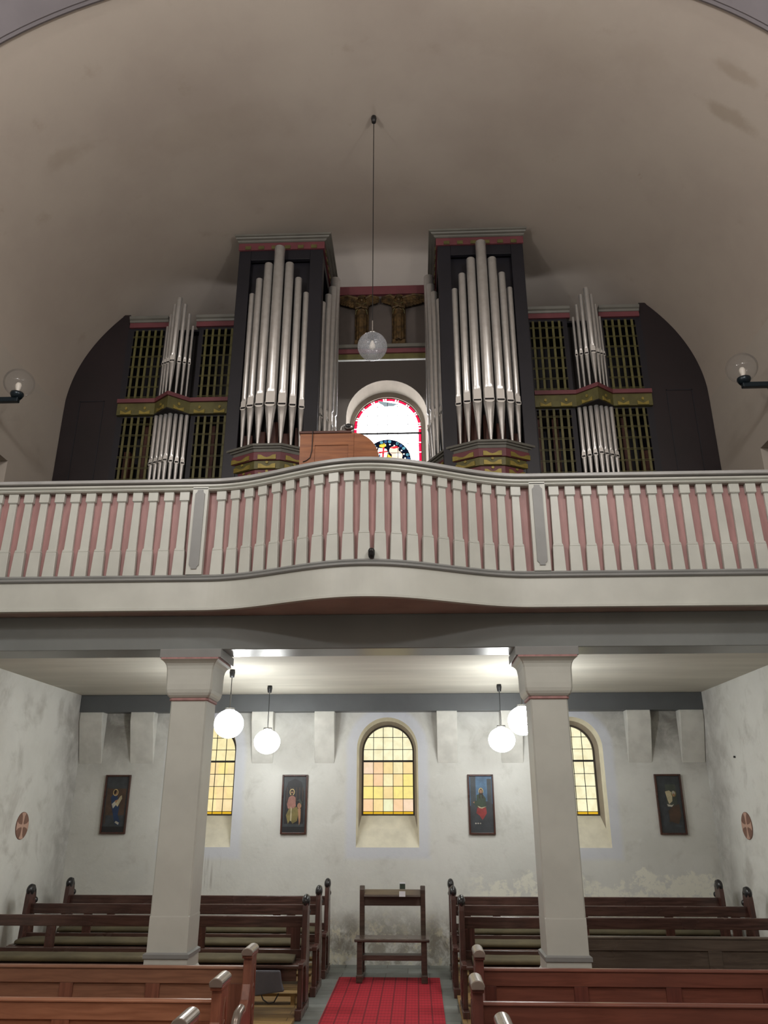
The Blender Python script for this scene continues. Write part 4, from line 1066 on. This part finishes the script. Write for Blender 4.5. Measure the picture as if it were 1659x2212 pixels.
# ------------------------------------------------------------------ panelled pews
def panel_pew(x0,x1,Y,label,pan,mat,matz,aisle=None,group=None,cap=True,yoff=0):
    t=thing('church_pew',label,'pew',((x0+x1)/2,Y,0),group)
    mb=MB(); mb.box(x0,x1,Y-.005,Y+.03,.70,.785); mb.prism([(Y-.012,.785),(Y-.012,.795),(Y+.0,.802),(Y+.03,.802),(Y+.04,.79),(Y+.04,.785)],'x',x0,x1); mb.build('top_rail',M[mat],t,bevel=.003)
    zb=.36
    xs=[x0]+[v for p in pan for v in p]+[x1]
    for i in range(0,len(xs),2):
        if xs[i+1]-xs[i]>.01:
            mb=MB(); mb.box(xs[i],xs[i+1],Y-.003,Y+.028,zb,.702); mb.build('back_stile',M[matz],t,bevel=.003)
    mb=MB(); mb.box(x0,x1,Y-.003,Y+.028,zb-.08,zb+.02); mb.build('lower_rail',M[mat],t)
    for (a,b) in pan:
        mb=MB(); mb.box(a-.005,b+.005,Y+.008,Y+.02,zb,.705)
        mb.prism([(a,.704),(b,.704),(b-.02,.684),(a+.02,.684)],'y',Y+.0075,Y+.012)
        mb.build('back_panel',M[mat],t)
    mb=MB(); mb.box(x0,x1,Y-.36,Y,.40,.43); mb.build('seat',M[mat],t,bevel=.006)
    mb=MB(); mb.box(x0,x1,Y-.32,Y-.295,.04,.40); mb.build('seat_front',M[mat],t)
    for (X,inner) in (aisle or []):
        w=.028
        mb=MB()
        f=[(Y-.40,0.03),(Y-.40,.40),(Y-.395,.52),(Y-.36,.585),(Y-.30,.60),(Y-.22,.60),(Y-.15,.64),(Y-.115,.72),(Y-.11,.90),(Y+.06,.90),(Y+.06,.03)]
        mb.prism(f,'x',X-w,X+w); e=mb.build('pew_end',M[matz],t,bevel=.008)
        # pointed carved recess on the aisle face
        sx=1 if X<0 else -1; xx=X+sx*(w+.0005); mb=MB()
        for sc,o in ((1,.006),):
            n=16; yc,zc=Y-.02,.62
            outl=[(yc+.045*math.sin(PI*i/n)*1.0,zc-.2+.4*i/n) for i in range(n+1)]+[(yc-.045*math.sin(PI*i/n),zc+.2-.4*i/n) for i in range(1,n)]
            for i in range(len(outl)):
                p,q=outl[i],outl[(i+1)%len(outl)]
                mb.tube([(xx,p[0],p[1]),(xx,q[0],q[1])],.006,6)
        for q in (-.06,.06): mb.tube([(xx,yc-.03,zc+q),(xx,yc,zc+q+.03),(xx,yc+.03,zc+q)],.005,6)
        mb.build('end_tracery',M[matz],e)
        if cap:
            mb=MB(); n=12; R=.038
            prof=[(X+R*math.cos(PI*i/n),.90+R*.8*math.sin(PI*i/n)) for i in range(n+1)]+[(X-R*.9,.885),(X+R*.9,.885)]
            mb.prism(prof,'y',Y-.145,Y+.075); tag(mb.build('armrest_cap',M['capwood'],e,bevel=.004),'rounded shiny cap')
        mb=MB(); mb.box(X-.034,X+.034,Y-.13,Y+.07,.868,.888); mb.build('cap_moulding',M[matz],e,bevel=.004)
        mb=MB(); mb.tube([(X,Y-.40,.50),(X,Y-.385,.565),(X,Y-.34,.60),(X,Y-.24,.61)],[.028,.029,.028,.027],12); tag(mb.build('seat_arm',M['capwood'],e),'polished low arm')
G='panelled pews before the pillars'
panel_pew(-4.1,-.75,5.85,'brown panelled pew directly before the left pillar, third from the front on the left',((-3.6,-2.95),(-2.6,-2.02),(-1.93,-1.44),(-1.345,-.92)),'brownpew','brownpew_z',[(-.742,1)],G)
panel_pew(-4.1,-.75,4.90,'orange brown pew second from the front left of the aisle',((-3.0,-2.3),(-2.2,-1.65),(-1.55,-.92)),'orangepew','orangepew_z',[(-.715,1)],G)
panel_pew(-4.1,-.72,4.06,'orange brown pew nearest the camera left of the aisle, showing only its cap',((-3.0,-2.3),(-2.2,-1.65),(-1.55,-.92)),'orangepew','orangepew_z',[(-.672,1)],G)
panel_pew(.80,4.1,5.85,'red brown panelled pew directly before the right pillar, third from the front on the right',((.886,1.391),(1.481,1.983),(2.081,2.596),(2.7,3.2),(3.3,3.8)),'redpew','redpew_z',[(.775,-1)],G)
panel_pew(.72,4.1,4.90,'red brown pew second from the front right of the aisle',((.9,1.4),(1.5,2.0),(2.1,2.6)),'redpew','redpew_z',[(.695,-1)],G)
panel_pew(.78,4.1,4.02,'red brown pew nearest the camera right of the aisle, showing only its cap',((.9,1.4),(1.5,2.0),(2.1,2.6)),'redpew','redpew_z',[(.755,-1)],G)
panel_pew(1.66,4.1,7.23,'dark grey brown panelled pew behind the right pillar, shorter than its neighbours',((1.75,2.73),(2.84,3.8)),'greypew','greypew',None,G)

# ------------------------------------------------------------------ bag, carpet, kneeler
t=thing('hanging_bag','dark grey cloth bag with black strap hanging under the dark pew left of the aisle','bag',(-1.0,8.03,.4))
mb=MB(); pts=[(-1.30,.40),(-.885,.40),(-.865,.30),(-.84,.235),(-1.0,.215),(-1.30,.17)]
mb.prism(pts,'y',8.0,8.045); mb.build('bag_body',M['bag'],t,bevel=.012)
mb=MB(); mb.tube([(-1.05,8.02,.21),(-1.03,8.02,.17),(-.98,8.02,.14),(-.93,8.02,.15),(-.89,8.02,.22)],.006,8); mb.build('strap',M['black'],t)
mb=MB(); mb.box(-.515,.61,2.6,9.91,.001,.012); tag(mb.build('aisle_carpet',M['carpet']),'red patterned carpet runner down the centre aisle','carpet')

t=thing('prayer_kneeler','dark wooden kneeling bench standing at the end of the red carpet','kneeler',(.085,9.9,0))
def post(x):
    mb=MB(); mb.prism([(9.93,.06),(9.99,.06),(9.90,.93),(9.88,.945),(9.84,.945),(9.83,.90),(9.86,.62)],'x',x-.028,x+.028); mb.build('back_post',M['kneeler'],t,bevel=.006)
for x,xf_ in ((-.262,-.27),(.435,.44)):
    post(x)
    mb=MB(); mb.box(xf_-.03,xf_+.03,9.62,9.67,.06,.40); mb.build('front_leg',M['kneeler'],t,bevel=.006)
    mb=MB(); mb.prism([(9.58,.012),(9.58,.085),(9.66,.09),(9.72,.06),(10.1,.06),(10.22,.075),(10.22,.012)],'x',xf_-.034,xf_+.034); mb.build('runner_foot',M['kneeler'],t,bevel=.006)
mb=MB(); mb.box(-.33,.50,9.60,9.90,.40,.432); mb.build('seat_plank',M['kneeler'],t,bevel=.01)
mb=MB(); mb.box(-.25,.425,9.66,9.80,.24,.27); mb.box(-.25,.425,9.66,9.68,.215,.25); mb.build('kneeling_board',M['kneeler'],t,bevel=.006)
mb=MB(); mb.prism([(9.83,.875),(9.80,.845),(9.97,.80),(9.99,.83)][::-1] if False else [(9.78,.835),(9.79,.855),(9.93,.90),(9.93,.88)],'x',-.236,.408); mb.build('book_rest',M['kneeler'],t,bevel=.003)
mb=MB(); mb.box(-.236,.408,9.86,9.885,.735,.85); mb.build('upper_board',M['kneeler'],t)
t2=thing('prayer_card','small white and dark green card leaning on the kneeler book rest','card',(.20,9.80,.86))
mb=MB(); mb.box(.166,.236,9.766,9.770,.838,.893); mb.build('white_slip',M['white_card'],t2)
mb=MB(); mb.box(.17,.234,9.88,9.884,.905,.962,0); mb.box(.17,.234,9.88,9.884,.962,.978,1); mb.build('green_leaflet',[M['green_card'],M['white_card']],t2)

# ------------------------------------------------------------------ camera
cam=bpy.data.cameras.new('camera'); co=bpy.data.objects.new('camera',cam); C.objects.link(co)
cam.sensor_fit='HORIZONTAL'; cam.sensor_width=36; cam.lens=36*1665/1659
co.location=(.385,0,1.8); co.rotation_euler=(math.radians(90+20.9),0,math.radians(2.3))
cam.clip_start=.05; cam.clip_end=100
S.camera=co

# ------------------------------------------------------------------ light
def point(name,loc,e,r,c=(1,.9,.8)):
    l=bpy.data.lights.new(name,'POINT'); l.energy=e; l.shadow_soft_size=r; l.color=c
    o=bpy.data.objects.new(name,l); C.objects.link(o); o.location=loc; return o
# the nave's own globe lamps, behind and beside the camera
for i,(x,y,z,e) in enumerate(((-2.5,2.5,6.4,135),(2.5,2.5,6.4,135),(-3.0,-.5,6.4,100),(3.0,-.5,6.4,100),(0,-1.,6.0,70))):
    point('nave_lamp_light',(x,y,z),e,.17,(1,.965,.935))
W=bpy.data.worlds.new('World'); S.world=W; W.use_nodes=True
W.node_tree.nodes['Background'].inputs[0].default_value=(.75,.85,1,1); W.node_tree.nodes['Background'].inputs[1].default_value=1
S.view_settings.view_transform='Standard'; S.view_settings.look='None'; S.view_settings.gamma=1; S.view_settings.exposure=.6
S.view_settings.use_curve_mapping=False
S.cycles.max_bounces=6; S.cycles.diffuse_bounces=4; S.cycles.glossy_bounces=3; S.cycles.transparent_max_bounces=8
S.cycles.sample_clamp_indirect=6
S.cycles.use_denoising=True
